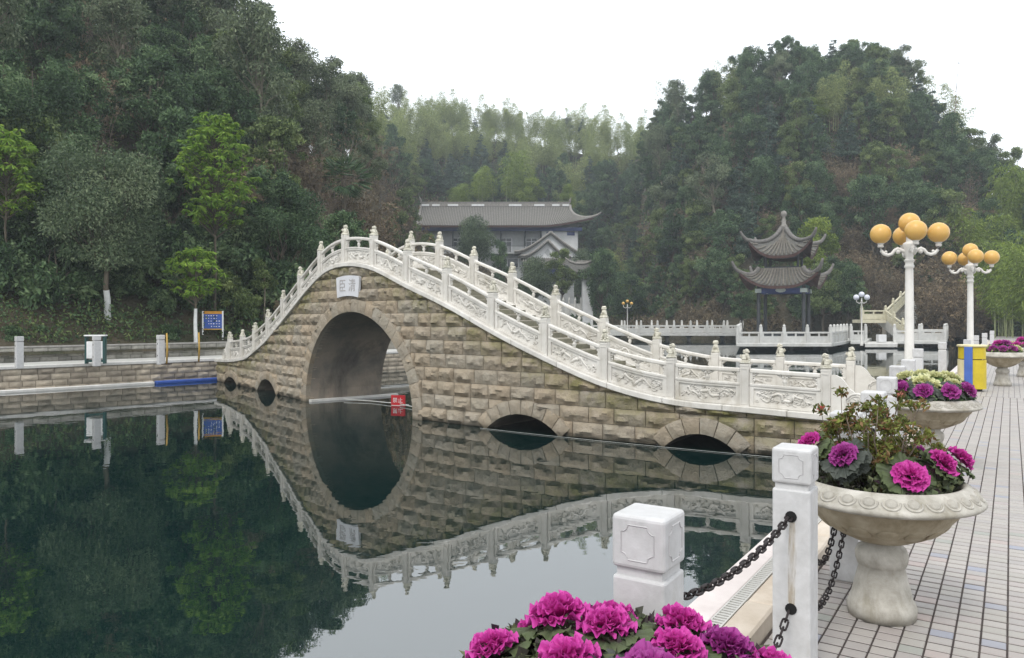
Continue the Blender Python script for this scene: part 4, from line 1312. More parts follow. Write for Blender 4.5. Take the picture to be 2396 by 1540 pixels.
# ================================================================ vegetation
def unit(a): return a / np.maximum(1e-9, np.linalg.norm(a, axis=-1, keepdims=True))
def leaf_quads(C, D, L, W, rg, fold=0.25):
    """C centres, D axes (n,3); L, W arrays -> V, F"""
    n = len(C)
    D = unit(D)
    R = unit(rg.normal(size=(n, 3)))
    S = unit(np.cross(D, R)); N = np.cross(S, D)
    L = np.asarray(L).reshape(-1, 1) * np.ones((n, 1)); W = np.asarray(W).reshape(-1, 1) * np.ones((n, 1))
    b = C - D * L * 0.5; t = C + D * L * 0.5
    m = C - D * L * 0.05
    l = m + S * W * 0.5 + N * W * fold; r = m - S * W * 0.5 + N * W * fold
    V = np.stack([b, r, t, l], 1).reshape(-1, 3)
    F = np.arange(4 * n).reshape(-1, 4)
    return V, F
def clump_leaves(clumps, n, L, W, rg, droop=0.25, shell=0.33, tvar=0.2, up=0.0):
    cl = np.array([c[:6] for c in clumps], float)
    wt = (cl[:, 3] * cl[:, 4] * cl[:, 5]) ** (2 / 3.0); wt /= wt.sum()
    idx = rg.choice(len(cl), n, p=wt)
    dirs = unit(rg.normal(size=(n, 3)))
    rad = rg.uniform(0.0, 1, (n, 1)) ** shell
    rad *= 1 + 0.10 * rg.normal(size=(n, 1))
    C = cl[idx, :3] + dirs * rad * cl[idx, 3:6]
    D = unit(dirs * 0.7 + rg.normal(size=(n, 3)) * 0.65 + np.array([0, 0, up - droop]))
    V, F = leaf_quads(C, D, L * rg.uniform(0.7, 1.25, n), W * rg.uniform(0.7, 1.2, n), rg)
    off = rg.normal(0, tvar * 1.15, len(cl))
    tint = np.clip(0.45 + off[idx] + rg.normal(0, 0.2, n), 0, 1)
    return V, F, np.repeat(tint, 4)
def limb(mb, p0, p1, r0, r1, rg, n=5, wob=0.12, sides=6):
    p0, p1 = np.array(p0, float), np.array(p1, float); ln = np.linalg.norm(p1 - p0)
    pts = [p0 + (p1 - p0) * k / n + (rg.normal(size=3) * wob * ln * (0.25 if 0 < k < n else 0)) for k in range(n + 1)]
    mb.tube([tuple(p) for p in pts], [r0 + (r1 - r0) * k / n for k in range(n + 1)], sides, cap=False)
    return pts
BARK = mottled('bark', (0.05, 0.042, 0.032), (0.15, 0.125, 0.09), 5, 0.9, 0.5, 20, 0.03, 0.15, stretch=(1, 1, 0.2))
BARK_PALE = mottled('pale_bark', (0.16, 0.14, 0.10), (0.27, 0.24, 0.18), 5, 0.9, 0.4, 20, 0.02, 0.15, stretch=(1, 1, 0.2))
LIME = plain('limewash', (0.62, 0.63, 0.62), 0.9)
CULM = plain('bamboo_culm', (0.24, 0.27, 0.12), 0.5)
LEAF_DARK = leaf_mat('leaf_dark', (0.0183, 0.0393, 0.0182), (0.0730, 0.1320, 0.0590), (0.1891, 0.2668, 0.1297), 0.2)
LEAF_MID = leaf_mat('leaf_mid', (0.0362, 0.0616, 0.0198), (0.1268, 0.1775, 0.0600), (0.2657, 0.3250, 0.1250), 0.2)
LEAF_GREY = leaf_mat('leaf_greygreen', (0.0431, 0.0626, 0.0367), (0.1311, 0.1680, 0.0936), (0.2565, 0.2940, 0.1800), 0.2)
LEAF_BRIGHT = leaf_mat('leaf_bright', (0.0543, 0.1137, 0.0167), (0.1450, 0.2656, 0.0335), (0.3012, 0.4250, 0.0670), 0.35, hue=0.05)
LEAF_BAMBOO = leaf_mat('leaf_bamboo', (0.0912, 0.1197, 0.0456), (0.2430, 0.2903, 0.1080), (0.4185, 0.4590, 0.1890), 0.35)
LEAF_LIME = leaf_mat('leaf_limegreen', (0.0779, 0.1219, 0.0210), (0.1811, 0.2530, 0.0466), (0.3140, 0.3795, 0.0776), 0.35)
LEAF_CAMPHOR = leaf_mat('leaf_camphor', (0.026, 0.046, 0.024), (0.095, 0.140, 0.074), (0.215, 0.265, 0.155), 0.2)
LEAF_CONIFER = leaf_mat('leaf_conifer', (0.0167, 0.0341, 0.0241), (0.0570, 0.0975, 0.0707), (0.1330, 0.1850, 0.1299), 0.1)
LEAF_BROWN = leaf_mat('leaf_brown', (0.0832, 0.0624, 0.0395), (0.2200, 0.1650, 0.1045), (0.3630, 0.2805, 0.1815), 0.2)
TWIG = plain('twig', (0.20, 0.16, 0.125), 0.9)

def broad_tree(seed, h, w, trunk_h, nclump, nleaf, L, W, mat, droop=0.3, tr=0.12, bark=None, flat=0.8, limewash=0.0, shell=0.33, tall=False, rmin=.10, rmax=.20):
    rg = np.random.default_rng(seed)
    mb = MB()
    bend = rg.normal(0, 0.06, 2) * h
    fork = (bend[0] * 0.5, bend[1] * 0.5, trunk_h)
    tpts = limb(mb, (0, 0, -0.4), fork, tr * 1.25, tr * 0.85, rg, 5, 0.05, 8)
    clumps = []
    ch = h - trunk_h
    for k in range(nclump):
        a = rg.uniform(0, 2 * pi); zz = rg.uniform(0.0, 1.0)
        prof = (0.55 + 0.75 * zz) if zz < 0.35 else (0.82 * sqrt(max(0.02, 1 - ((zz - 0.35) / 0.68) ** 2)) + 0.08)
        rr = w * 0.5 * prof * rg.uniform(0.25, 0.92)
        r = w * rg.uniform(rmin, rmax)
        c = (bend[0] * (0.5 + zz * .5) + rr * cos(a), bend[1] * (0.5 + zz * .5) + rr * sin(a), trunk_h * 0.92 + ch * (0.05 + 0.88 * zz))
        clumps.append((*c, r, r, r * flat))
        if k % 3 == 0 or tall: limb(mb, (fork[0], fork[1], trunk_h * rg.uniform(0.75, 1.0) + (ch * 0.35 * zz if tall else 0)), (c[0], c[1], c[2] - r * 0.2), tr * 0.45, tr * 0.10, rg, 5, 0.14, 5)
    limb(mb, fork, (bend[0], bend[1], h * 0.9), tr * 0.8, tr * 0.15, rg, 6, 0.06, 6)
    V, F, T = clump_leaves(clumps, nleaf, L, W, rg, droop, shell)
    tm = mb.mesh('trunk', bark or BARK, smooth=True)
    cm = fast_mesh('crown', V, F, mat, tint=T)
    lm = None
    if limewash:
        lm = lime_sleeve(tpts, limewash, tr * 1.32, tr * 1.12)
    return tm, cm, lm
def lime_sleeve(pts, top, r0, r1):
    P = np.array(pts); zz = np.linspace(P[0, 2] + .15, top, 7); m2 = MB()
    m2.tube([(float(np.interp(z, P[:, 2], P[:, 0])), float(np.interp(z, P[:, 2], P[:, 1])), float(z)) for z in zz], [r0 + (r1 - r0) * k / 6 for k in range(7)], 10, cap=False)
    return m2.mesh('limewash', LIME, smooth=True)
def conifer_tree(seed, h, w, nleaf, mat, L=0.34, W=0.12):
    rg = np.random.default_rng(seed); mb = MB()
    limb(mb, (0, 0, -0.4), (0, 0, h * 0.97), 0.11, 0.02, rg, 6, 0.01, 6)
    cl = []
    nw = 15
    for k in range(nw):
        z = h * (0.16 + 0.8 * k / nw); rad = w * 0.5 * (1 - k / nw) ** 0.8 + 0.12
        for j in range(6 if k < 10 else 4):
            a = rg.uniform(0, 2 * pi); e = rad * rg.uniform(0.75, 1.1)
            mb.tube([(0, 0, z), (e * .6 * cos(a), e * .6 * sin(a), z - e * .05), (e * cos(a), e * sin(a), z - e * .22)], [0.03, 0.02, 0.008], 4, cap=False)
            for q in (0.45, 0.75, 1.0):
                cl.append((e * q * cos(a), e * q * sin(a), z - e * q * .2, 0.26 * e + .1, 0.26 * e + .1, 0.13 * e + .08))
    cl.append((0, 0, h * .95, .12, .12, .4))
    V, F, T = clump_leaves(cl, nleaf, L, W, rg, 0.15, 0.5, 0.16)
    return mb.mesh('trunk', BARK, smooth=True), fast_mesh('crown', V, F, mat, tint=T), None
def bamboo_clump(seed, h, n_culm, nleaf, mat, spread=2.3):
    rg = np.random.default_rng(seed); mb = MB(); C = []; D = []
    for k in range(n_culm):
        a = rg.uniform(0, 2 * pi); r0 = spread * sqrt(rg.uniform(0, 1)); b = rg.uniform(0, 2 * pi)
        hh = h * rg.uniform(0.55, 1.08); lean = rg.uniform(0.05, 0.26) * hh
        base = np.array([r0 * cos(a), r0 * sin(a), -0.3])
        pts = []
        for j in range(9):
            u = j / 8
            pts.append(base + np.array([lean * u ** 2.6 * cos(b) * 1.3, lean * u ** 2.6 * sin(b) * 1.3, hh * u * (1 - 0.05 * u ** 4)]))
        mb.tube([tuple(p) for p in pts], [0.045 * (1 - 0.85 * j / 8) for j in range(9)], 5, cap=False)
        m = nleaf // n_culm
        u = 1 - (0.02 + rg.uniform(0, 1, m) ** 1.05 * 0.66)
        P = np.array(pts); pos = np.stack([np.interp(u, np.linspace(0, 1, 9), P[:, i]) for i in range(3)], 1)
        rad = (0.30 + 1.15 * np.sin(np.clip((1 - u) / 0.68, 0, 1) * pi) ** 0.7)[:, None]
        q = rg.integers(0, 34, m); sa = (q * 2.4)[:, None] + rg.normal(0, .28, (m, 1))       # sprays at the nodes
        e = rg.uniform(0.15, 1, (m, 1)) * rad
        pos = pos + np.concatenate([np.cos(sa) * e, np.sin(sa) * e, -e * e * 0.28 + rg.normal(0, .10, (m, 1))], 1)
        C.append(pos); D.append(np.concatenate([np.cos(sa), np.sin(sa), np.full((m, 1), -0.75)], 1) + rg.normal(0, 0.45, (m, 3)))
    C = np.concatenate(C); D = np.concatenate(D)
    V, F = leaf_quads(C, D, rg.uniform(0.24, 0.46, len(C)), rg.uniform(0.055, 0.095, len(C)), rg)
    T = np.clip(0.5 + rg.normal(0, 0.22, len(C)), 0, 1)
    return mb.mesh('culms', CULM, smooth=True), fast_mesh('crown', V, F, mat, tint=np.repeat(T, 4)), None
def brown_shrub(seed, h, w, n_stem, nleaf, mat=None, twigmat=None, L=0.20, W=0.07):
    rg = np.random.default_rng(seed); mb = MB(); tips = []
    for k in range(n_stem):
        a = rg.uniform(0, 2 * pi); e = w * .5 * rg.uniform(0.1, 1)
        p1 = (e * cos(a), e * sin(a), h * rg.uniform(0.55, 1))
        pts = limb(mb, (e * .25 * cos(a), e * .25 * sin(a), -0.2), p1, 0.028, 0.008, rg, 5, 0.10, 4)
        for j in range(7):
            q = pts[rg.integers(1, 6)]; t = np.array(q) + rg.normal(0, 0.16, 3) * h + np.array([0, 0, h * 0.12])
            mb.tube([tuple(q), tuple((np.array(q) + t) / 2 + rg.normal(0, .03, 3)), tuple(t)], [0.011, 0.008, 0.004], 3, cap=False)
            tips.append(t); tips.append((np.array(q) + t) / 2)
    cl = [(*t, 0.22, 0.22, 0.2) for t in tips]
    V, F, T = clump_leaves(cl, nleaf, L, W, rg, 0.35, 0.6, 0.12)
    return mb.mesh('stems', twigmat or TWIG), fast_mesh('crown', V, F, mat or LEAF_BROWN, tint=T), None
def fan_palm(seed, h):
    rg = np.random.default_rng(seed); mb = MB()
    limb(mb, (0, 0, -0.3), (0.1, 0, h), 0.13, 0.15, rg, 6, 0.02, 8)
    V = []; F = []; T = []
    for k in range(30):
        a = k * 2.4; el = rg.uniform(-0.9, 1.2); st = np.array([0.1, 0, h])
        ax = np.array([cos(a) * cos(el), sin(a) * cos(el), sin(el)]); tip = st + ax * rg.uniform(.6, .95)
        mb.tube([tuple(st), tuple(tip)], [0.02, 0.012], 4, cap=False)
        sd = unit(np.cross(ax, [0, 0, 1.0])); up = np.cross(sd, ax); n = 16
        for j in range(n):
            q = (j / (n - 1) - .5) * 2.6
            d = ax * cos(q) + sd * sin(q) + np.array([0, 0, -0.18]); d = unit(d)
            C = tip + d * 0.42
            v, f = leaf_quads(C[None], d[None], [0.85], [0.075], rg, 0.1)
            F.append(f + 4 * len(V)); V.append(v); T += [min(1, max(0, .4 + rg.normal(0, .2)))] * 4
    return mb.mesh('trunk', BARK, smooth=True), fast_mesh('crown', np.concatenate(V), np.concatenate(F), LEAF_DARK, tint=T), None

def plant_tree(name, proto, loc, rz, scale, label, cat='tree', group=None):
    o = empty(name, loc, rz, label, cat, group)
    o.scale = scale if hasattr(scale, '__len__') else (scale,) * 3
    nm = {'tree': 'trunk', 'bamboo': 'culms', 'shrub': 'stems'}.get(cat, 'trunk')
    mesh_obj(nm, proto[0], o); mesh_obj('crown', proto[1], o)
    if proto[2]: mesh_obj('limewash', proto[2], o)
    return o
def on_hill(px, d): return Vector(((px - CX) * d / FPX, d, terr(px, d)))

# ---------------------------------------------------------------- prototypes (1 unit = 1 m at their natural size)
P_DARK = [broad_tree(100 + k, h, w, h * .26, nc, 9500, 0.25, 0.12, LEAF_DARK, shell=0.55, rmin=.06, rmax=.15) for k, (h, w, nc) in enumerate(((8.0, 6.0, 70), (9.2, 5.2, 64), (7.2, 6.0, 60), (8.6, 5.0, 56)))]
P_MID = [broad_tree(120 + k, h, w, h * .28, nc, 8500, 0.25, 0.115, LEAF_MID, shell=0.55, rmin=.06, rmax=.15) for k, (h, w, nc) in enumerate(((7.5, 5.4, 60), (8.5, 5.0, 56)))]
P_GREY = [broad_tree(140 + k, h, w, h * .42, nc, 5600, 0.28, 0.12, LEAF_GREY, tall=True, tr=0.10, bark=BARK_PALE, shell=0.5) for k, (h, w, nc) in enumerate(((11.0, 5.0, 26), (12.0, 5.6, 28)))]
P_CON = [conifer_tree(160 + k, h, w, 6500, LEAF_CONIFER) for k, (h, w) in enumerate(((9.0, 4.2), (8.0, 3.6)))]
P_BAM = [bamboo_clump(180 + k, 11.0, n, 9000, LEAF_BAMBOO) for k, n in enumerate((12, 15, 9))]
P_LIME = [bamboo_clump(190, 7.0, 14, 6500, LEAF_LIME, 1.7), broad_tree(191, 5.5, 5.0, 1.2, 26, 6500, 0.30, 0.11, LEAF_LIME)]
P_BRN = [brown_shrub(200 + k, 3.4, 4.2, 34, 5200, L=0.24, W=0.085) for k in range(3)]
P_BUSH = [broad_tree(220 + k, 1.9, 2.7, 0.25, 16, 2600, 0.20, 0.10, m, tr=0.05) for k, m in enumerate((LEAF_DARK, LEAF_MID, LEAF_DARK))]
P_BARE = [brown_shrub(210 + k, 7.0, 4.0, 12, 700, LEAF_BROWN, TWIG) for k in range(2)]

KIND = {
 'dark': (P_DARK, 'evergreen_tree', 'tree'), 'mid': (P_MID, 'broadleaf_tree', 'tree'), 'grey': (P_GREY, 'slender_tree', 'tree'),
 'con': (P_CON, 'conifer_tree', 'tree'), 'bam': (P_BAM, 'bamboo_clump', 'bamboo'), 'lime': (P_LIME, 'lime_green_bamboo', 'bamboo'),
 'bush': (P_BUSH, 'leafy_bush', 'shrub'), 'brn': (P_BRN, 'dry_shrub', 'shrub'), 'bare': (P_BARE, 'leafless_tree', 'tree')}
WORDS = {'dark': 'dark evergreen tree with dense rounded crown', 'mid': 'mid green broadleaf tree with bushy crown', 'grey': 'slender tall tree with thin grey-green crown',
 'con': 'dark narrow conifer tree', 'bam': 'tall feathery yellow-green bamboo clump', 'lime': 'bright lime green bamboo clump', 'bush': 'low leafy green bush', 'brn': 'dry brown leafless shrub', 'bare': 'tall brown tree with almost no leaves'}
PLACE = {'L': 'on the steep dark slope above the stone bank', 'C': 'in the valley behind the tiled hall', 'R': 'on the round hill behind the pavilion'}
hr = random.Random(77)
n_tree = 0
NO_GO = []           # (x, y, r) kept clear for buildings
NO_GO += [(at_d(255, 700, 31).x, 29.6, 1.3), (at_d(1175, 560, 128).x, 130, 17), (at_d(1842, 700, 66).x, 66, 8), (at_d(2080, 720, 70).x, 72, 8)]
def scatter(region, px0, px1, dmax_u, spacing, choose):
    global n_tree
    d = 24.0
    while d < 205:
        dx = spacing * FPX / d
        px = px0 + hr.uniform(0, dx)
        while px < px1:
            qx = px + hr.uniform(-.35, .35) * dx; qd = d + hr.uniform(-.4, .4) * spacing
            d0 = foot_depth(qx); d1 = float(np.interp(qx, _tx, _d1)); u = (qd - d0) / (d1 - d0)
            px += dx
            if not (qd - d0 > 1.0 and u < dmax_u): continue
            p = on_hill(qx, qd)
            if any((p.x - a) ** 2 + (p.y - b) ** 2 < r * r for a, b, r in NO_GO): continue
            k, s = choose(qx, qd, u)
            if k is None: continue
            protos, nm, cat = KIND[k]
            sz = s * hr.uniform(0.82, 1.2)
            plant_tree(nm, hr.choice(protos), p, hr.uniform(0, 6.28), (sz, sz, sz * hr.uniform(0.9, 1.12)), WORDS[k] + ' ' + PLACE[region], cat, WORDS[k].split(' with')[0] + 's ' + PLACE[region])
            n_tree += 1
        d += spacing
def wpick(ws):
    r = hr.uniform(0, sum(w for _, w in ws))
    for k, w in ws:
        r -= w
        if r <= 0: return k
    return ws[-1][0]
def ch_left(px, d, u):
    if d - foot_depth(px) < 2.6: return wpick([('bush', 5)]), 0.8
    if u < 0.2: return wpick([('dark', 6), ('mid', 1.0), ('bush', 2.5)]), 0.70
    if px > 690 and u < 0.6: return wpick([('brn', 4), ('mid', 2.0), ('grey', 1.0), ('bare', 1.5), ('dark', 1)]), 0.75
    if px > 430 and u > .55: return wpick([('grey', 6), ('mid', 2), ('dark', 2)]), 0.88
    return wpick([('dark', 5.5), ('mid', 2.8), ('grey', 2.2), ('brn', 0.7), ('bare', 0.9)]), 0.82
def ch_center(px, d, u):
    if 975 < px < 1400 and d < 140: return None, 1
    if u > 0.84: return wpick([('bam', 7), ('con', 1.0), ('grey', .5)]), 0.95
    if px < 1130 and u < 0.66: return wpick([('brn', 8), ('mid', .8), ('bush', 1.2), ('bare', 1.0)]), 1.15
    if u > 0.45: return wpick([('con', 4), ('dark', 5), ('bam', 1.0), ('mid', .8), ('bare', .4)]), 1.0
    return wpick([('mid', 2), ('dark', 3.5), ('lime', .8), ('grey', 1), ('bam', .4), ('bare', .4)]), 0.95
def ch_right(px, d, u):
    if px > 2280 and u < 0.8: return wpick([('lime', 3.2), ('mid', 2), ('dark', 2), ('brn', 1)]), 0.85
    if 1950 < px < 2290 and u < 0.42: return wpick([('brn', 4.5), ('mid', 2.4), ('bare', 1.2), ('dark', 2.2), ('bush', 2.4)]), 0.98
    if u < 0.16: return wpick([('brn', 3), ('mid', 2), ('dark', 2), ('bush', 4)]), 0.75
    if u > 0.62: return wpick([('con', 1.6), ('dark', 5), ('mid', 1.8), ('grey', .9), ('bam', .3)]), 0.85
    return wpick([('dark', 4.5), ('mid', 2.6), ('con', 1.2), ('brn', 1.4), ('lime', .3), ('grey', 1.0), ('bare', .5)]), 0.88
scatter('L', -260, 845, 1.06, 2.7, ch_left)
scatter('R', 1560, 2330, 0.62, 3.4, lambda px, d, u: (wpick([('brn', 2.6), ('bush', 5), ('mid', 1.2), ('bare', .4)]), 0.85) if vn(px * .01, d * .09, 2.2) > -.15 else (None, 1))
scatter('C', 845, 1520, 1.04, 4.7, ch_center)
scatter('R', 1520, 2560, 1.05, 3.0, ch_right)
print('trees', n_tree)

# ---------------------------------------------------------------- ground cover on the slopes
def cover(name, mat, n, L, W, sel, label, seed, hmax=1.0):
    rg = np.random.default_rng(seed); C = []
    tries = 0
    while len(C) < n and tries < n * 12:
        tries += 1
        px = rg.uniform(-200, 2500); d0 = foot_depth(px); d1 = float(np.interp(px, _tx, _d1))
        u = rg.uniform(0, 1) ** 1.25; d = d0 + u * (d1 - d0)
        if not sel(px, d, u): continue
        x = (px - CX) * d / FPX
        den = vn(x * .35, d * .35, seed)
        if den < -0.15: continue
        C.append((x, d, terr(px, d) + (rg.uniform(0, 1) ** 1.5) * hmax * (0.5 + max(0, den) * 1.6)))
    C = np.array(C); n = len(C)
    D = rg.normal(size=(n, 3)) * 0.7 + np.array([0, -0.25, 0.5])
    sc_ = np.clip(C[:, 1] / 45, 0.55, 3.0)
    V, F = leaf_quads(C, D, L * sc_ * rg.uniform(.6, 1.3, n), W * sc_ * rg.uniform(.6, 1.3, n), rg)
    T = np.clip(0.45 + rg.normal(0, .22, n), 0, 1)
    o = mesh_obj(name, fast_mesh(name, V, F, mat, tint=np.repeat(T, 4)))
    tag(o, label, 'undergrowth', kind='stuff')
brownish = lambda px, d, u: (690 < px < 1190 and u < 0.6) or (1900 < px < 2320 and u < 0.5) or (1400 < px < 1900 and u < .1)
cover('green_undergrowth', LEAF_MID, 42000, 0.26, 0.12, lambda px, d, u: not brownish(px, d, u), 'low green undergrowth covering the wooded slopes', 5)
cover('dark_undergrowth', LEAF_DARK, 30000, 0.28, 0.13, lambda px, d, u: not brownish(px, d, u), 'dark leafy undergrowth beneath the hillside trees', 6, 1.6)
cover('dry_undergrowth', LEAF_BROWN, 60000, 0.36, 0.06, lambda px, d, u: brownish(px, d, u) or (px > 640 and vn(px * .012, d * .1, 9) > .25), 'dry brown grass and brush on the open slopes', 7, 1.5)
# ---------------------------------------------------------------- trees one can tell apart
def near_tree(name, proto, px, d, label, s=1.0, rz=0.0, sx=1.0, dz=0.0, cat='tree'):
    p = on_hill(px, d); p.z += dz
    return plant_tree(name, proto, p, rz, (s * sx, s * sx, s), label, cat)
big = broad_tree(301, 7.0, 5.6, 2.3, 64, 26000, 0.135, 0.062, LEAF_CAMPHOR, .35, .10, limewash=1.1, flat=.75)
near_tree('camphor_tree', big, 255, 31.0, 'big rounded dark green tree with limewashed trunk above the low wall')
dark2 = broad_tree(302, 6.6, 4.4, 1.5, 46, 17000, 0.15, 0.07, LEAF_DARK, .3, .1)
near_tree('evergreen_tree', dark2, 665, 37.5, 'dense dark evergreen tree overhanging the far end of the bridge', 1.0)
dark3 = broad_tree(303, 7.5, 5.0, 2.2, 44, 15000, 0.16, 0.075, LEAF_DARK, .3, .1)
near_tree('evergreen_tree', dark3, 90, 33.0, 'dark evergreen tree behind the bollard standing alone on the bank', 1.0, 1.0)
def bright_tree(seed, h, w, th, n_tuft, lw=0.0):
    rg = np.random.default_rng(seed); mb = MB(); C = []; D = []; T = []
    tpts = limb(mb, (0, 0, -.3), (rg.normal(0, .08), rg.normal(0, .08), h * .95), .065, .02, rg, 7, .012, 7)
    for k in range(n_tuft):
        u = rg.uniform(0, 1) ** .85; a = k * 2.4 + rg.normal(0, .3)
        r = w * .5 * (0.25 + .75 * sin(pi * min(1, .12 + u * .86)) ) * rg.uniform(.25, 1)
        z = th + (h - th) * u
        q = np.array([r * cos(a), r * sin(a), z])
        limb(mb, (0, 0, max(th * .7, z - r * .8)), q, .022, .008, rg, 3, .06, 4)
        m = rg.integers(13, 20)
        for j in range(m):
            b = rg.uniform(0, 2 * pi); e = rg.uniform(-.75, .45)
            d = np.array([cos(b) * cos(e), sin(b) * cos(e), sin(e)])
            C.append(q + d * rg.uniform(.10, .20)); D.append(d + np.array([0, 0, -.45])); T.append(np.clip(.5 + .22 * rg.normal() + .2 * (e > 0), 0, 1))
    C = np.array(C); D = np.array(D); n = len(C)
    V, F = leaf_quads(C, D, rg.uniform(.20, .32, n), rg.uniform(.065, .10, n), rg, .3)
    lm = None
    if lw: lm = lime_sleeve(tpts, lw, .085, .066)
    return mb.mesh('trunk', BARK, smooth=True), fast_mesh('crown', V, F, LEAF_BRIGHT, tint=np.repeat(T, 4)), lm
near_tree('magnolia_tree', bright_tree(401, 9.2, 3.7, 4.4, 300), 505, 33.8, 'tall bright green large-leaved tree between two dark evergreens')
near_tree('young_magnolia', bright_tree(402, 4.0, 2.4, 2.0, 95, 1.5), 458, 32.0, 'young bright green tree with limewashed trunk beside the notice board')
near_tree('magnolia_tree', bright_tree(403, 6.2, 2.6, 3.0, 120), 15, 29.6, 'bright green large-leaved tree at the bend of the low wall', 1.0, 1.0)
near_tree('sapling', broad_tree(404, 3.2, 1.7, 1.9, 12, 1500, .13, .055, LEAF_MID, .3, .035, bark=BARK_PALE), 619, 35.5, 'slim pale-stemmed sapling behind the bridge parapet')
near_tree('fan_palm', fan_palm(405, 3.6), 800, 52.0, 'fan palm with shaggy trunk on the brown slope', 1.25, 0, 1.0, 0)
# round clipped trees before the hall
rnd = broad_tree(410, 6.5, 6.6, 1.4, 60, 17000, .24, .10, LEAF_CAMPHOR, .2, .14, flat=.9)
def hall_tree(px, py_top, d, h, sx, label, proto=rnd, nm='round_tree'):
    top = at_d(px, py_top, d)
    plant_tree(nm, proto, (top.x, d, top.z - h * 1.0), 1.3 * px, (sx, sx, h / 6.5), label)
hall_tree(1110, 508, 112, 8.0, 1.0, 'round-headed green tree before the middle of the tiled hall')
hall_tree(1255, 604, 100, 6.4, .85, 'leafy green tree below the gabled gatehouse')
hall_tree(1372, 585, 103, 7.0, .62, 'leafy green tree covering the end of the gabled gatehouse')
hall_tree(1000, 560, 100, 7.0, .7, 'leafy tree covering the near corner of the tiled hall', P_MID[0])
hall_tree(1318, 612, 98, 6.2, .95, 'low leafy tree beside the white picket balustrade', P_MID[1])
hall_tree(1412, 610, 92, 8.0, .8, 'dark leafy tree against the gate pier', P_DARK[0])
hall_tree(1178, 600, 101, 6.0, .6, 'small dark tree under the hall balcony', P_DARK[1])
# lime-green trees behind the hall roof and pavilion
for px, py, d, h, s, lab in ((1205, 335, 150, 13, .9, 'tall pale lime bamboo rising behind the hall roof'), (1130, 375, 148, 9, 1.0, 'spreading pale lime bamboo behind the hall roof'), (1330, 432, 146, 5.5, .9, 'rounded lime green bush at the end of the hall roof'), (1240, 420, 147, 6.5, 1.5, 'wide lime green bamboo hedge above the hall roof'), (1080, 420, 146, 6, 1.3, 'yellow-green bamboo above the near end of the hall roof')):
    top = at_d(px, py, d); pr = P_LIME[1] if 'bush' in lab or 'wide' in lab else P_LIME[0]
    plant_tree('lime_green_bamboo' if pr is P_LIME[0] else 'lime_green_bush', pr, (top.x, d, top.z - h), px, (s * h / 7, s * h / 7, h / 7 if pr is P_LIME[0] else h / 5.5), lab, 'bamboo' if pr is P_LIME[0] else 'tree')
top = at_d(1905, 515, 78); plant_tree('lime_green_bush', P_LIME[1], (top.x, 78, top.z - 6.6), 2, (1.15, 1.15, 1.2), 'lime green rounded tree directly behind the pavilion roof')
# bare sapling on the skyline of the round hill
mb = MB(); rg = np.random.default_rng(6); p = on_hill(2222, 100)
h_ = at_d(2222, 150, 100).z - p.z
pts = limb(mb, (0, 0, 0), (1.2, 0, h_), .09, .02, rg, 8, .02, 5)
for k in range(14): q = np.array(pts[rg.integers(3, 9)]); t = q + np.array([rg.normal(0, .9), rg.normal(0, .5), rg.uniform(.4, 1.5)]); mb.tube([tuple(q), tuple((q + t) / 2 + rg.normal(0, .1, 3)), tuple(t)], [.03, .02, .01], 3, cap=False)
o = mb.build('bare_sapling', TWIG, None, p); tag(o, 'thin leafless sapling sticking up on the round hill skyline', 'tree')

# bushes close behind the low wall
br2 = random.Random(4)
u_ = -4.0; k_ = 0
while u_ < UE + 7:
    p = bank(u_, 3.1 + br2.uniform(0, 1.3)); p.z = 0.35
    s_ = br2.uniform(.35, .6)
    plant_tree('leafy_bush', br2.choice(P_BUSH[::2]), p, br2.uniform(0, 6), (s_ * 1.1, s_ * 1.1, s_ * br2.uniform(.8, 1.25)), 'dark leafy bush growing right behind the low stone wall', 'shrub', 'bushes behind the low stone wall')
    u_ += br2.uniform(.8, 1.3)
u_ = -7.0
while u_ < UE + 6:
    for v0 in (4.6, 6.6):
        p = bank(u_ + br2.uniform(-.5, .5), v0 + br2.uniform(0, 1.6)); p.z = ground(p.x, p.y) - .1
        if abs(CX + FPX * p.x / p.y - 255) < 40 and p.y < 31: continue
        s_ = br2.uniform(.8, 1.25)
        plant_tree('leafy_bush', br2.choice(P_BUSH[::2]), p, br2.uniform(0, 6), (s_ * 1.1, s_ * 1.1, s_ * br2.uniform(.9, 1.4)), 'tall dark bush under the trees of the stone bank slope', 'shrub', 'dark bushes under the bank trees')
    u_ += br2.uniform(.9, 1.4)
for px, d, h in ((2330, 74, 8.5), (2375, 66, 9.0), (2420, 60, 8), (2300, 80, 8.5), (2450, 66, 10), (2385, 84, 11)):
    p = on_hill(px, d); plant_tree('lime_green_bamboo', P_LIME[0], p, px, (1.2, 1.2, h / 7), 'bright lime green bamboo clump at the far end of the promenade', 'bamboo', 'lime green bamboo beyond the promenade end')
for px, d in ((2200, 73), (2230, 75), (2250, 71), (2180, 76), (2275, 74), (2240, 79), (2160, 80), (2210, 82)):
    p = on_hill(px, d); plant_tree('dry_shrub', P_BRN[px % 3], p, px, 1.2, 'dry brown shrub on the bank beside the stair dock', 'shrub', 'dry shrubs beside the stair dock')

for k, (px, d, sz) in enumerate(((1925, 75.5, .95), (1975, 76.5, .8), (1890, 77.5, .9), (2010, 77.5, .6), (1950, 80, 1.0), (1740, 77, .6), (1770, 78, .7), (1690, 86.5, .6))):
    p = on_hill(px, d); p.z = max(p.z, -.6)
    plant_tree('evergreen_tree', P_DARK[k % 4] if k % 3 else P_MID[k % 2], p, px, sz, 'dark leafy tree crowding the bank right behind the pavilion', 'tree', 'trees on the bank behind the pavilion')
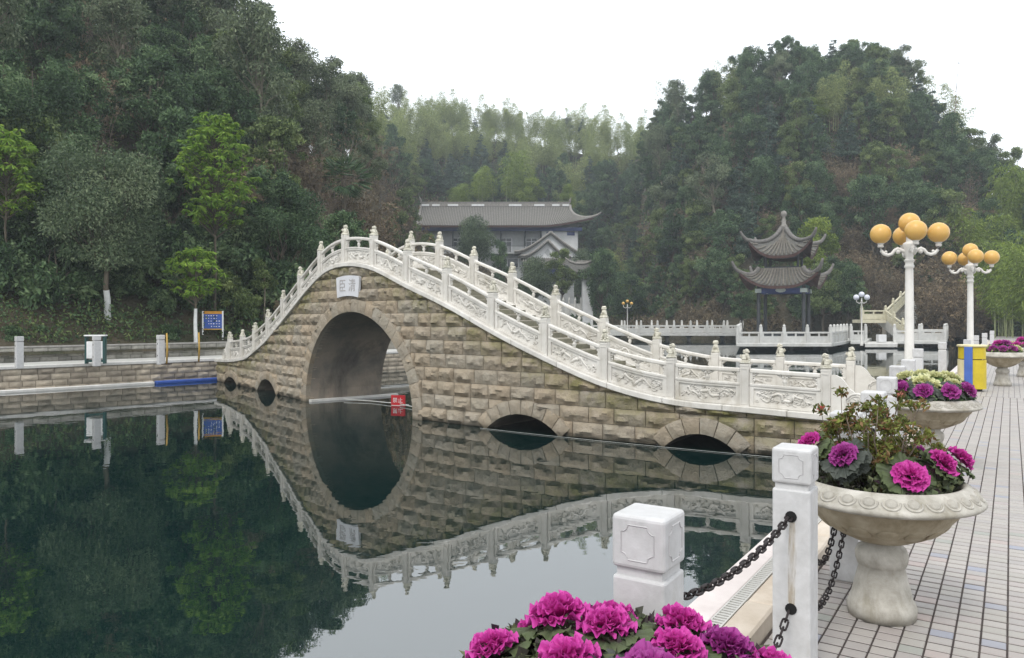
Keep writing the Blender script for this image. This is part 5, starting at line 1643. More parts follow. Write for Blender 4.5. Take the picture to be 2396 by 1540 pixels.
# ================================================================ things on the promenade and the banks
# ---- white square bollards with chains
def bollard_mesh(w=0.168, h=1.05, holes=True):
    body = MB()
    cube = 0.163
    body.box((0, 0, (h - cube - 0.025) / 2), (w, w, h - cube - 0.025))
    neck = MB(); neck.box((0, 0, h - cube - 0.0125), (w - 0.022, w - 0.022, 0.0252))
    cap = MB(); cap.box((0, 0, h - cube / 2), (w + 0.006, w + 0.006, cube))
    return body.mesh('shaft', POST_STONE), neck.mesh('neck', POST_STONE), cap.mesh('cap_block', POST_STONE)
BOL = bollard_mesh()
def cartouche(w=0.106, h=0.106):
    pts = []
    def arc(cx, cy, r, a0, a1, n=5): return [(cx + r * cos(a0 + (a1 - a0) * k / n), cy + r * sin(a0 + (a1 - a0) * k / n)) for k in range(n + 1)]
    x, y, r = w / 2, h / 2, 0.022
    pts += arc(x, y, r, -pi / 2, -pi)[0:0]
    for sx, sy, a0 in ((1, 1, -pi / 2), (-1, 1, 0), (-1, -1, pi / 2), (1, -1, pi)):
        pts += arc(sx * x, sy * y, r, a0, a0 - pi / 2)
    pts.append(pts[0])
    mb = MB(); mb.tube([(p[0], 0, p[1]) for p in pts], 0.0022, 4, cap=False)
    return mb.mesh('carved_border', CART)
CART = plain('carved_line', (0.44, 0.43, 0.43), 0.8)
CARTM = cartouche()
def bollard(x, y, rz, label, group='white stone bollards along the promenade', scale=1.0, detail=True):
    o = empty('stone_bollard', (x, y, 0), rz, label, 'bollard', group); o.scale = (scale,) * 3
    s = bevel(mesh_obj('shaft', BOL[0], o), 0.008, 2); mesh_obj('neck', BOL[1], o); c = bevel(mesh_obj('cap_block', BOL[2], o), 0.014, 3)
    if detail:
        for a in (0, -pi / 2, pi / 2): 
            m = mesh_obj('carved_border', CARTM, c, (0, -0.0875, 0.9685), a)
            if a: m.location = (0.0875 * (1 if a > 0 else -1), 0, 0.9685)
        RUST = None
        mb = MB(); mb.lathe([(0.024, -0.004), (0.024, 0.004)], 12)
        for z in (0.74, 0.32):
            for sgn in (-1, 1):
                h = mesh_obj('chain_hole', HOLE, s, (0, sgn * 0.0845, z), rot=(pi / 2, 0, 0))
    return o
def hole_mesh():
    mb = MB(); mb.lathe([(0.026, -0.003), (0.026, 0.003)], 14); return mb.mesh('chain_hole', BLACK)
HOLE = hole_mesh()
BRZ = PROM_RZ - pi / 2          # local +y looks along the promenade
BOLL = [((0.424, 2.38), 'white stone bollard behind the magenta kale, chained to the bollard with rust streaks'), ((1.317, 3.57), 'rust-streaked white stone bollard touching the planter of azalea'),
        ((2.115, 4.86), 'white stone bollard standing behind the azalea planter'), ((2.92, 6.2), 'white stone bollard between azalea planter and yellow kale planter'), ((3.76, 7.7), 'white stone bollard before the scroll of the bridge end'),
        ((4.75, 9.46), 'white stone bollard beside the bridge mouth near the tall lamp')]
bol_objs = []
for (x, y), lab in BOLL: bol_objs.append(bollard(x, y, BRZ, lab))
# rust streak below the chain holes (iron stain)
RN = NT('rust_stain'); _v = RN.coords(); _p = RN.principled((0.42, 0.29, 0.11), 0.8)
_tr = RN.n.new('ShaderNodeBsdfTransparent'); _ms = RN.n.new('ShaderNodeMixShader')
RN.link(RN.ramp(RN.noise(_v, 42, 4, .7, .2, (1, 1, .10)), [(0.40, 0.0), (0.72, 0.60)]), _ms.inputs[0]); RN.link(_tr.outputs[0], _ms.inputs[1]); RN.link(_p.outputs[0], _ms.inputs[2]); RN.link(_ms.outputs[0], RN.out.inputs['Surface'])
RUST = RN.mat
mb = MB(); mb.add([(-.016, 0, -.10), (.012, 0, -.12), (.02, 0, .12), (.014, 0, .27), (-.010, 0, .27), (-.018, 0, .10)], [(0, 1, 2, 3, 4, 5)])
mb.build('rust_streak', RUST, bol_objs[1].children[0], (0.004, -0.0855, 0.45))
far_b = [((5.6, 10.85), 'white stone bollard right at the corner of the bridge mouth'), ((7.72, 14.6), 'white stone bollard at the foot of the tall lamp'), ((10.2, 18.2), 'white stone bollard behind the blue and yellow bin'), ((12.15, 20.5), 'white stone bollard just before the second tall lamp'), ((15.1, 25.0), 'white stone bollard past the second tall lamp'), ((17.6, 28.6), 'distant white stone bollard beyond the last planter'), ((21.0, 33.6), 'farthest white stone bollard near the end of the promenade')]
for (x, y), lab in far_b: bollard(x, y, BRZ, lab, detail=False)

# ---- chains
def link_mesh():
    mb = MB(); pts = []
    L, R = 0.030, 0.0135
    for k in range(17):
        a = 2 * pi * k / 16
        pts.append((R * sin(a), 0, (L - R) * (1 if cos(a) > 0 else -1) * (1 if abs(cos(a)) > 1e-6 else 0) + R * cos(a)))
    mb.tube(pts, 0.0052, 6, cap=False); return mb.mesh('link', DARK_METAL, smooth=True)
LINK = link_mesh()
def chain(p0, p1, sag, label):
    p0, p1 = Vector(p0), Vector(p1)
    n = 60; pts = [p0.lerp(p1, k / n) - Vector((0, 0, sag * 4 * (k / n) * (1 - k / n))) for k in range(n + 1)]
    o = empty('chain', p0, 0, label, 'chain', 'chains between bollards')
    acc = 0; step = 0.047; nxt = 0.0; i = 0
    for a, b in zip(pts, pts[1:]):
        l = (b - a).length
        while nxt <= acc + l:
            q = a.lerp(b, (nxt - acc) / l); d = (b - a).normalized()
            rot = d.to_track_quat('Z', 'Y').to_matrix().to_4x4() @ Matrix.Rotation(pi / 2 * (i % 2) + 0.35, 4, 'Z')
            m = mesh_obj('link', LINK, o); m.matrix_local = Matrix.Translation(q - p0) @ rot
            nxt += step; i += 1
        acc += l
for k in range(3):
    (a, _), (b, _) = BOLL[k], BOLL[k + 1]
    d = (Vector(b) - Vector(a)).normalized() * 0.088
    for z, nm in ((0.74, 'upper'), (0.32, 'lower')):
        chain((a[0] + d.x, a[1] + d.y, z), (b[0] - d.x, b[1] - d.y, z), (0.07, 0.42, 0.3)[k] if z > .4 else 0.22, nm + ' dark iron chain hanging ' + ('between the kale planter bollard and the rust-streaked bollard', 'behind the azalea planter pedestal', 'past the azalea planter towards the bridge')[k])

# ---- carved urn planters
URN = mottled('urn_stone', (0.27, 0.25, 0.21), (0.49, 0.465, 0.415), 9, 0.7, 0.35, 55, 0.008, 0.06, (0.20, 0.175, 0.115), 0.75)
URN_LOW = mottled('urn_bowl_stone', (0.22, 0.18, 0.11), (0.43, 0.375, 0.28), 7, 0.75, 0.35, 45, 0.008, 0.06, (0.15, 0.11, 0.055), 0.8)
SOIL = mottled('potting_soil', (0.012, 0.010, 0.008), (0.03, 0.024, 0.018), 20, 0.95, 0.6, 60, 0.02)
def urn_meshes():
    R = {}
    mb = MB(); mb.lathe([(0.172, 0.0), (0.178, 0.05), (0.166, 0.09), (0.158, 0.095), (0.150, 0.13), (0.126, 0.23), (0.116, 0.275), (0.124, 0.282), (0.134, 0.31), (0.136, 0.345), (0.122, 0.378), (0.098, 0.386), (0.105, 0.425)], 36,
        mod=lambda a, z, k: 1 + (0.018 * cos(14 * a) if 0.01 < z < 0.08 else 0.012 * abs(cos(4 * a)) if 0.09 < z < 0.24 else 0))
    R['pedestal'] = mb.mesh('pedestal', URN, smooth=True)
    mb = MB(); mb.lathe([(0.10, 0.415), (0.15, 0.425), (0.235, 0.465), (0.32, 0.53), (0.385, 0.605), (0.415, 0.655), (0.43, 0.665)], 48, cap=False,
        mod=lambda a, z, k: 1 + (0.022 * abs(sin(7 * a)) if 0.44 < z < 0.61 else 0))
    R['bowl'] = mb.mesh('bowl', URN_LOW, smooth=True)
    mb = MB(); mb.lathe([(0.415, 0.635), (0.455, 0.642), (0.492, 0.654), (0.502, 0.664), (0.500, 0.678), (0.488, 0.686), (0.455, 0.722), (0.425, 0.75), (0.412, 0.757), (0.395, 0.754), (0.385, 0.72), (0.385, 0.64)], 56, cap=False)
    R['rim'] = mb.mesh('rim', URN, smooth=True)
    mb = MB(); mb.ball((0, 0, -0.004), (0.031, 0.028, 0.013), 12, 8)
    mb.tube([(0.042 * cos(a), 0.039 * sin(a), -0.003) for a in np.linspace(-pi * 1.05, pi * .05, 12)], 0.006, 5)
    R['egg'] = mb.mesh('egg_ornament', URN, smooth=True)
    mb = MB(); mb.ball((0, 0, 0), (0.058, 0.012, 0.05), 12, 8); R['petal'] = mb.mesh('petal_ornament', URN_LOW, smooth=True)
    mb = MB(); mb.lathe([(0.0, 0.70), (0.2, 0.71), (0.387, 0.695)], 24, cap=False); R['soil'] = mb.mesh('soil', SOIL, smooth=True)
    return R
URNM = urn_meshes()
def urn(x, y, rz, label, detail=True, scale=1.0):
    o = empty('urn_planter', (x, y, 0), rz, label, 'planter', 'carved stone urn planters'); o.scale = (scale,) * 3
    mesh_obj('pedestal', URNM['pedestal'], o); b = mesh_obj('bowl', URNM['bowl'], o); r = mesh_obj('rim', URNM['rim'], o); mesh_obj('soil', URNM['soil'], o)
    if detail:
        n = 28
        for k in range(n):
            a = 2 * pi * k / n
            mesh_obj('egg_ornament', URNM['egg'], r, (0.459 * cos(a), 0.459 * sin(a), 0.7195), rot=(RAD(45), 0, a + pi / 2))
        for k in range(14):
            a = 2 * pi * (k + .5) / 14
            mesh_obj('petal_ornament', URNM['petal'], b, (0.302 * cos(a), 0.302 * sin(a), 0.515), rot=(RAD(48), 0, a + pi / 2))
    return o

# ---- ornamental kale
def kale_leaf(seed, L, W, ruffle, curl, cup):
    """a fan-shaped frilled leaf growing along +y"""
    r = random.Random(seed); nu, nv = 35, 8; P = []
    ph = r.uniform(0, 6); half = W
    for i in range(nu):
        u = i / (nu - 1) * 2 - 1
        for j in range(nv):
            v = j / (nv - 1)
            a = u * half * (0.45 + 0.55 * v)
            rr = L * v * (1 - 0.10 * u * u + 0.05 * sin(5 * u + ph) * v)
            e = v ** 2.6
            rf = ruffle * e * (sin(10 * u + ph) + 0.6 * sin(19 * u + ph * 2) + 0.35 * sin(31 * u + ph))
            P.append((sin(a) * rr + rf * 0.3 * cos(13 * u), cos(a) * rr + rf * 0.35, curl * L * v * v + cup * L * (u * u) * v + rf))
    return P, nu, nv
def kale_mats(name, heart, mid, rim_):
    t = NT(name)
    tc = t.attr('tint')
    n = t.noise(t.coords(), 28, 4, .7)
    f = t.math('ADD', tc, t.math('MULTIPLY', t.math('SUBTRACT', n, 0.5), 0.35))
    col = t.ramp(f, [(0.0, heart), (0.5, mid), (1.0, rim_)])
    p = t.principled(col, 0.5, t.bump(t.noise(t.coords(), 60, 3), .3, .004), 0.3)
    tr_ = t.n.new('ShaderNodeBsdfTranslucent'); t.link(col, tr_.inputs['Color']); ms = t.n.new('ShaderNodeMixShader'); ms.inputs[0].default_value = .22
    t.link(p.outputs[0], ms.inputs[1]); t.link(tr_.outputs[0], ms.inputs[2]); t.link(ms.outputs[0], t.out.inputs['Surface'])
    return t.mat
K_MAG = kale_mats('kale_magenta', (0.34, 0.010, 0.15), (0.52, 0.022, 0.27), (0.60, 0.07, 0.38))
K_PUR = kale_mats('kale_purple', (0.27, 0.010, 0.15), (0.34, 0.018, 0.22), (0.36, 0.06, 0.28))
K_YEL = kale_mats('kale_cream', (0.45, 0.52, 0.18), (0.62, 0.63, 0.30), (0.70, 0.69, 0.42))
K_GRN = kale_mats('kale_green', (0.16, 0.03, 0.10), (0.07, 0.085, 0.05), (0.10, 0.13, 0.055))
K_DRK = kale_mats('kale_dark', (0.10, 0.02, 0.07), (0.045, 0.055, 0.045), (0.075, 0.085, 0.07))
K_GY = kale_mats('kale_leaf_yellowgreen', (0.36, 0.42, 0.12), (0.16, 0.24, 0.06), (0.10, 0.17, 0.05))
def kmesh(seed, L, W, ruffle, curl, cup, mat, name):
    P, nu, nv = kale_leaf(seed, L, W, ruffle, curl, cup)
    mb = MB(); mb.grid(P, nu, nv)
    me = mb.mesh(name, mat, smooth=True)
    at = me.attributes.new('tint', 'FLOAT', 'POINT'); at.data.foreach_set('value', [((k % nv) / (nv - 1)) for k in range(nu * nv)])
    return me
KL = {}
for key, inner, outer in (('mag', K_MAG, K_GRN), ('pur', K_PUR, K_DRK), ('yel', K_YEL, K_GY)):
    KL[key] = ([kmesh(50 + k, 0.074, 1.15, 0.0085, -0.18, 0.22, inner, 'frilled_leaf') for k in range(4)], [kmesh(70 + k, 0.125, 0.85, 0.0075, -0.22, 0.10, outer, 'leaf') for k in range(4)])
kr = random.Random(31)
def kale(x, y, z, key, scale, tilt, label, group, full=True):
    az, el = tilt
    o = empty('ornamental_kale', (x, y, z), 0, label, 'kale', group)
    o.rotation_euler = (el * cos(az + pi / 2), el * sin(az + pi / 2), kr.uniform(0, 6.28)) if False else Vector((sin(el) * cos(az), sin(el) * sin(az), cos(el))).to_track_quat('Z', 'Y').to_euler()
    o.scale = (scale,) * 3
    inn, out = KL[key]
    rings = ((4, 82, 0.004, 0.62), (6, 66, 0.010, 0.80), (8, 48, 0.016, 0.95), (9, 28, 0.022, 1.05)) if full else ((5, 75, 0.006, 0.75), (7, 52, 0.014, 0.95), (8, 30, 0.02, 1.05))
    k = 0
    for n, ang, rr, s in rings:
        for i in range(n):
            a = 2 * pi * i / n + k * 0.7 + kr.uniform(-.2, .2)
            m = mesh_obj('frilled_leaf', kr.choice(inn), o, (rr * -sin(a), rr * cos(a), 0.010 * (3 - k)), rot=(RAD(ang + kr.uniform(-8, 8)), 0, a))
            m.rotation_mode = 'XYZ'; m.scale = (s * kr.uniform(.9, 1.1),) * 3
        k += 1
    n = 14 if full else 7
    for i in range(n):
        a = 2 * pi * i / n * 2.0 + (i >= n / 2) * .4 + kr.uniform(-.25, .25)
        m = mesh_obj('leaf', kr.choice(out), o, (-.02 * sin(a), .02 * cos(a), -0.018 - .022 * (i >= n / 2)), rot=(RAD((14 if i < n / 2 else -14) + kr.uniform(-16, 14)), 0, a)); m.scale = (kr.uniform(.85, 1.15),) * 3
    return o

# foreground urn, brim full of magenta kale
U1P = (0.265, 1.86)
urn(*U1P, PROM_RZ, 'stone urn planter overflowing with magenta ornamental kale', True)
kpos = [(-0.34, 0.12, .885, .95), (-0.15, 0.20, .935, 1.0), (-0.02, 0.12, .94, .9), (0.06, -0.12, .915, 1.1), (0.20, 0.18, .92, .95), (0.30, 0.08, .90, .8), (0.42, 0.05, .865, .95), (-0.22, -0.14, .865, .95), (0.29, -0.20, .82, .9), (-0.05, -0.31, .80, .9), (-0.42, -.06, .82, .8), (0.02, .36, .86, .9), (0.46, -.14, .80, .8), (-.36, -.26, .76, .8), (-.14, -.02, .91, .9), (.15, .02, .925, .85), (.20, -.32, .78, .8), (-.22, .30, .86, .8)]
for dx, dy, z, s in kpos:
    dx *= .92
    kale(U1P[0] + dx, U1P[1] + dy, z - 0.10, 'mag' if kr.random() < .8 else 'pur', s * kr.uniform(.72, 1.02), (atan2(dy, dx), 0.45 * min(1, sqrt(dx * dx + dy * dy) / .4)), 'bright magenta ornamental kale crowding the brimming urn planter', 'magenta kale in the brimming urn')
LEAF_KALE = leaf_mat('leaf_kale', (0.035, 0.016, 0.030), (0.055, 0.065, 0.040), (0.13, 0.15, 0.075), .15)
def filler(name, mat, c, n, rad, zr, L, W, seed, label, cat='plant'):
    rg = np.random.default_rng(seed)
    a = rg.uniform(0, 2 * pi, n); r = rad * np.sqrt(rg.uniform(0, 1, n))
    C = np.stack([c[0] + r * np.cos(a), c[1] + r * np.sin(a), c[2] + rg.uniform(0, zr, n) * (1 - .5 * (r / rad) ** 2)], 1)
    D = np.stack([np.cos(a) * .6, np.sin(a) * .6, np.full(n, .4)], 1) + rg.normal(0, .5, (n, 3))
    V, F = leaf_quads(C, D, L * rg.uniform(.6, 1.2, n), W * rg.uniform(.6, 1.2, n), rg)
    o = mesh_obj(name, fast_mesh(name, V - np.array(c), F, mat, tint=np.repeat(np.clip(rg.normal(.5, .25, n), 0, 1), 4)), loc=c)
    tag(o, label, cat, kind='stuff'); return o
filler('kale_foliage', LEAF_KALE, (U1P[0], U1P[1], 0.70), 1500, 0.43, 0.16, 0.04, 0.034, 3, 'dark green kale leaves filling the brimming urn')

# azalea urn
U2P = (2.05, 4.26)
urn(*U2P, PROM_RZ, 'carved stone urn planter holding an azalea bush ringed with kale', True)
for dx, dy, z, s in ((-0.37, 0.06, .90, 1.05), (-.27, -.14, .87, 1.1), (0.0, -0.30, .79, 1.25), (0.22, -0.20, .84, 1.1), (0.38, -.08, .84, 1.1), (.30, .20, .82, .9)):
    kale(U2P[0] + dx, U2P[1] + dy, z + .03, 'pur' if kr.random() < .35 else 'mag', s * .76, (atan2(dy, dx), 0.75), 'purple-magenta ornamental kale at the foot of the azalea bush', 'kale around the azalea')
filler('kale_foliage', LEAF_KALE, (U2P[0], U2P[1], 0.70), 900, 0.38, 0.15, 0.045, 0.035, 4, 'dark kale leaves under the azalea bush')
PETAL = leaf_mat('azalea_petal', (0.45, 0.05, 0.05), (0.62, 0.10, 0.12), (0.70, 0.28, 0.25), .3, hue=.2)
LEAF_AZ = leaf_mat('azalea_leaf', (0.06, 0.075, 0.02), (0.15, 0.17, 0.04), (0.28, 0.30, 0.07), .3)
LEAF_AZB = leaf_mat('azalea_bronze', (0.13, 0.075, 0.035), (0.22, 0.13, 0.06), (0.33, 0.20, 0.10), .3)
rg = np.random.default_rng(8)
az = empty('azalea_bush', (U2P[0], U2P[1] + .05, 0.70), 0, 'twiggy azalea bush with small green leaves and a few coral blooms', 'shrub')
mb = MB(); tips = []
for k in range(30):
    a = rg.uniform(0, 6.28); e = rg.uniform(.05, .38); p1 = np.array([e * cos(a), e * sin(a), rg.uniform(.22, .40)])
    pts = limb(mb, (0.10 * cos(a), .10 * sin(a), 0), p1, 0.006, 0.003, rg, 4, .10, 4)
    for j in range(4):
        q = pts[rg.integers(1, 5)]; t = np.array(q) + rg.normal(0, .05, 3) + np.array([0, 0, .05]); mb.tube([tuple(q), tuple(t)], [.003, .0015], 3, cap=False); tips.append(t)
mb.build('stems', TWIG, az)
for nm, mt, n in (('leaves', LEAF_AZ, 3600), ('bronze_leaves', LEAF_AZB, 1800)):
    V, F, T = clump_leaves([(*t, .045, .045, .035) for t in tips], n, .036, .017, rg, .0, .5, .2)
    mesh_obj(nm, fast_mesh(nm, V, F, mt, tint=T), az)['kind'] = 'stuff'
for k in range(26):
    t = tips[rg.integers(0, len(tips))]; mb = MB()
    for j in range(6):
        a = j * 1.05; mb.add([(0, 0, 0), (.016 * cos(a - .4), .016 * sin(a - .4), .014), (.024 * cos(a), .024 * sin(a), .012), (.016 * cos(a + .4), .016 * sin(a + .4), .014)], [(0, 1, 2, 3)])
    b = mb.build('bloom', PETAL, az, tuple(t)); b.rotation_euler = (rg.uniform(-.8, .8), rg.uniform(-.8, .8), rg.uniform(0, 6))
    at = b.data.attributes.new('tint', 'FLOAT', 'POINT'); at.data.foreach_set('value', [float(rg.uniform(0, 1))] * len(b.data.vertices))

# yellow kale urn
U3P = (4.66, 8.55)
urn(*U3P, PROM_RZ, 'stone urn planter of cream-yellow kale edged with purple kale', True)
for dx, dy, z, s in ((-.12, -.05, .90, 1.5), (.08, .05, .93, 1.4), (-.2, .14, .95, 1.2), (.25, .1, .94, 1.3), (.02, .22, .96, 1.2), (-.05, -.12, .86, 1.3), (.2, -.06, .88, 1.2)):
    kale(U3P[0] + dx, U3P[1] + dy, z - .01, 'yel', s, (atan2(dy, dx), .35), 'cream-yellow ornamental kale heaped in the two-coloured urn planter', 'yellow kale', False)
for k in range(9):
    a = -pi + 2 * pi * k / 9 + .2; kale(U3P[0] + .36 * cos(a), U3P[1] + .36 * sin(a), .84, 'pur', 1.05, (a, .8), 'deep purple kale edging the two-coloured urn planter', 'purple kale round the yellow kale', False)
filler('kale_foliage', LEAF_DARK, (U3P[0], U3P[1], 0.70), 700, 0.42, 0.18, 0.06, 0.05, 5, 'dark kale leaves under the yellow kale')
# farther urns
for (x, y), lab, key in (((11.75, 18.4), 'stone urn planter with mixed kale next to the bin', 'pur'), ((14.15, 21.2), 'stone urn planter of purple and yellow kale beyond the bin', 'mag')):
    urn(x, y, PROM_RZ, lab, False, 1.08)
    for k in range(9):
        a = 2 * pi * k / 9; kk = key if k % 4 else 'yel'
        kale(x + .3 * cos(a), y + .3 * sin(a), .88, kk, 1.15, (a, .6), 'small kale plant in the urn planters near the bin', 'kale in the urns near the bin', False)
    for k in range(4): kale(x + .1 * cos(k * 1.6), y + .1 * sin(k * 1.6), 1.0, 'pur' if k % 2 else 'mag', 1.2, (k * 1.6, .3), 'small kale plant in the urn planters near the bin', 'kale in the urns near the bin', False)
    filler('kale_foliage', LEAF_MID, (x, y, 0.76), 500, 0.42, 0.25, 0.08, 0.06, 6 + int(x), 'leafy green filling of the urn ' + ('next to the bin' if x < 13 else 'beyond the bin'))

# ---- street lamps with five amber globes
AMBER = NT('amber_globe'); _p = AMBER.principled((0.62, 0.375, 0.105), 0.34, None, 0.4); _p.inputs['Subsurface Weight'].default_value = 0.25; _p.inputs['Subsurface Radius'].default_value = (.1, .06, .02)
AMBER = AMBER.mat
PALE_GLOBE = plain('opal_globe', (0.62, 0.63, 0.70), 0.35)
LAMP_PAINT = mottled('lamp_cream_paint', (0.62, 0.60, 0.56), (0.74, 0.72, 0.68), 4, .5, .08)
def lamp_meshes():
    R = {}
    mb = MB(); mb.lathe([(.17, 0), (.17, .1), (.14, .14), (.13, .5), (.145, .53), (.11, .57), (.088, .66), (.072, 2.55), (.07, 2.6), (.09, 2.62), (.09, 2.65), (.075, 2.67), (.075, 2.72), (.092, 2.735), (.092, 2.765), (.07, 2.78), (.07, 2.83)], 20,
        mod=lambda a, z, k: 1 + (.03 * cos(10 * a) if .66 <= z <= 2.55 else 0))
    R['pole'] = mb.mesh('pole', LAMP_PAINT, smooth=True, auto=50)
    mb = MB(); mb.lathe([(.07, 2.82), (.095, 2.9), (.10, 3.0), (.125, 3.06), (.11, 3.09), (.06, 3.12), (.055, 3.26), (.08, 3.3)], 16); R['hub'] = mb.mesh('hub', LAMP_PAINT, smooth=True, auto=50)
    mb = MB()
    pts = [(.06, 0, 2.93), (.15, 0, 2.96), (.21, 0, 2.99), (.26, 0, 2.96), (.31, 0, 2.89), (.38, 0, 2.865), (.45, 0, 2.89), (.50, 0, 2.95), (.515, 0, 3.02)]
    mb.tube(pts, [.035, .036, .034, .032, .032, .034, .034, .032, .03], 8); mb.ball((.2, 0, 2.93), .045, 8, 6); mb.ball((.42, 0, 2.93), .03, 8, 6)
    mb.lathe([(.05, 3.02), (.06, 3.05), (.045, 3.07), (.07, 3.1)], 12, (.515, 0, 0)); R['arm'] = mb.mesh('arm', LAMP_PAINT, smooth=True, auto=50)
    mb = MB(); mb.ball((0, 0, 0), .195, 24, 16); R['globe'] = mb.mesh('globe', AMBER, smooth=True)
    return R
LM = lamp_meshes()
def street_lamp(x, y, rz, label, s=1.0):
    o = empty('street_lamp', (x, y, 0), rz, label, 'street lamp', 'amber globe lamps'); o.scale = (s,) * 3
    mesh_obj('pole', LM['pole'], o); mesh_obj('hub', LM['hub'], o)
    for k in range(4):
        a = k * pi / 2; mesh_obj('arm', LM['arm'], o, (0, 0, 0), a); mesh_obj('globe', LM['globe'], o, (.515 * cos(a), .515 * sin(a), 3.285))
    mesh_obj('globe', LM['globe'], o, (0, 0, 3.49))
street_lamp(7.76, 15.0, RAD(-15), 'tall cream street lamp with five amber globes at the bridge mouth')
street_lamp(12.65, 21.2, RAD(-17), 'cream street lamp with five amber globes behind the blue and yellow bin')
def small_lamp(p, h, label, gm, rz=0, gs=0.17):
    o = empty('small_lamp', p, rz, label, 'street lamp')
    mb = MB(); mb.lathe([(.13, 0), (.11, .25), (.06, .35), (.05, h - .3), (.07, h - .28), (.05, h - .2), (.04, h)], 10); mb.build('pole', LAMP_PAINT, o, smooth=True, auto=50)
    for s in (-1, 1):
        mb = MB(); mb.tube([(0, 0, h - .35), (s * .2, 0, h - .42), (s * .4, 0, h - .3), (s * .42, 0, h - .12)], .035, 6); mb.build('arm', LAMP_PAINT, o, smooth=True)
        mb = MB(); mb.ball((s * .42, 0, h + .05), gs, 14, 10); mb.build('globe', gm, o, smooth=True)
    mb = MB(); mb.ball((0, 0, h + .28), gs, 14, 10); mb.build('globe', gm, o, smooth=True)
small_lamp((at_y(2016, 60.5)[0], 60.5, -0.6), 3.75, 'slim lamp with three pale globes on the dock beside the stair', PALE_GLOBE, 0, .22)
small_lamp((at_y(1468, 79.5)[0], 79.5, -0.1), 3.1, 'slim lamp with small amber globes by the long dock', AMBER, 0, .17)

# ---- blue and yellow bin
bp_ = Vector((10.27, 17.15, 0))
bn = empty('litter_bin', bp_, RAD(-48), 'blue and yellow oval litter bin on the promenade', 'bin')
YB = plain('bin_yellow', (0.55, 0.42, 0.02), .4); CRM = plain('bin_cream', (0.66, 0.58, 0.34), .5)
def oval(r, z0, z1, a0, a1, n=14, inner=0.9):
    mb = MB(); P = []
    for i in range(n + 1):
        a = a0 + (a1 - a0) * i / n
        for k, zz in ((1, z0), (1, z1), (inner, z1), (inner, z0)): P.append((r * k * cos(a) * 1.12, r * k * sin(a) * .85, zz))
    F = [(4 * i + k, 4 * i + 4 + k, 4 * i + 4 + (k + 1) % 4, 4 * i + (k + 1) % 4) for i in range(n) for k in range(4)] + [(0, 1, 2, 3), (4 * n + 3, 4 * n + 2, 4 * n + 1, 4 * n)]
    mb.add(P, F); return mb
oval(.255, .06, .70, -pi / 2 + .28, pi - .4).build('yellow_shell', YB, bn, smooth=True, auto=40)
oval(.255, .06, .70, -pi - .4, -pi / 2 - .28).build('cream_shell', CRM, bn, smooth=True, auto=40)
oval(.245, .72, .98, -pi / 2 + .28, pi - .4).build('upper_shell', YB, bn, smooth=True, auto=40)
oval(.245, .72, .98, -pi - .4, -pi / 2 - .28).build('upper_shell', YB, bn, smooth=True, auto=40)
mb = MB(); mb.box((0, -.225, .50), (.165, .05, .98)); bevel(mb.build('blue_band', plain('bin_blue', (0.06, 0.13, 0.42), .4), bn), .01, 2)
mb = MB(); mb.lathe([(.20, 0.985), (.275, .99), (.28, 1.02), (.25, 1.035)], 24); mb.v = [(v[0] * 1.1, v[1] * .88, v[2]) for v in mb.v]; mb.build('lid', CRM, bn, smooth=True, auto=40)
mb = MB(); mb.lathe([(.2, 0), (.2, .06)], 18); mb.build('base', BLACK, bn, smooth=True, auto=40)
mb = MB(); mb.lathe([(.19, .06), (.19, .985)], 18); mb.build('liner', BLACK, bn, smooth=True, auto=40)

# ---- the other bank: bollards, bin, notice board, rods
for k, (px, py) in enumerate(((45, 862), (226, 857), (376, 853))):
    p = at_z(px, py, 0.045)
    o = empty('stone_bollard', p, BANK_RZ, ('white stone bollard alone on the bank path', 'white stone bollard in front of the green framed bin', 'white stone bollard beside the yellow rod on the bank')[k], 'bollard', 'bollards on the stone bank')
    for nm, me in zip(('shaft', 'neck', 'cap_block'), BOL): bevel(mesh_obj(nm, me, o, scale=(1.25, 1.25, .95)), .012, 2)
    for z in (.70, .30):
        for s in (-1, 1): mesh_obj('chain_hole', HOLE, o, (s * .106, 0, z), rot=(0, pi / 2, 0))
    b0 = p
GB_S = 0.80
GREENP = plain('green_steel', (0.012, 0.06, 0.055), .45)
p = at_z(224, 851, 0.04)
gb = empty('green_framed_bin', p, BANK_RZ - .6, 'litter bin with white panel in a dark green steel frame on the bank path', 'bin'); gb.scale = (.78, .78, .95)
for s in (-1, 1):
    mb = MB(); mb.box((s * .37, 0, .5), (.07, .3, 1.0)); mb.build('side_frame', GREENP, gb)
mb = MB(); mb.box((0, 0, 1.02), (.86, .42, .05)); bevel(mb.build('roof', WHITE_PAINT, gb), .02, 2)
mb = MB(); mb.box((0, -.02, .50), (.66, .30, .62)); bevel(mb.build('panel', WHITE_PAINT, gb), .02, 2)
mb = MB(); mb.box((0, 0, .1), (.66, .2, .08)); mb.build('foot_bar', GREENP, gb)
p = at_d(498, 790, 33.0); p.z = ground(p.x, p.y) - 0.2
nbz = at_d(0, 728, 33).z - p.z
nb = empty('notice_board', p, .28, 'blue notice board with orange header on white posts under the trees', 'sign')
for s in (-1, 1):
    mb = MB(); mb.box((s * .40, 0, nbz / 2), (.06, .06, nbz)); mb.build('post', WHITE_PAINT, nb)
mb = MB(); mb.box((0, 0, nbz - .44), (.735, .04, .62)); brd = mb.build('board', BLUE, nb)
mb = MB(); mb.box((0, 0, nbz - .065), (.735, .045, .12)); mb.build('header', plain('orange_paint', (.55, .25, .02), .5), nb)
mb = MB(); mb.box((0, 0, nbz - .78), (.735, .045, .05)); mb.build('footer', plain('ochre_paint', (.5, .3, .05), .5), nb)
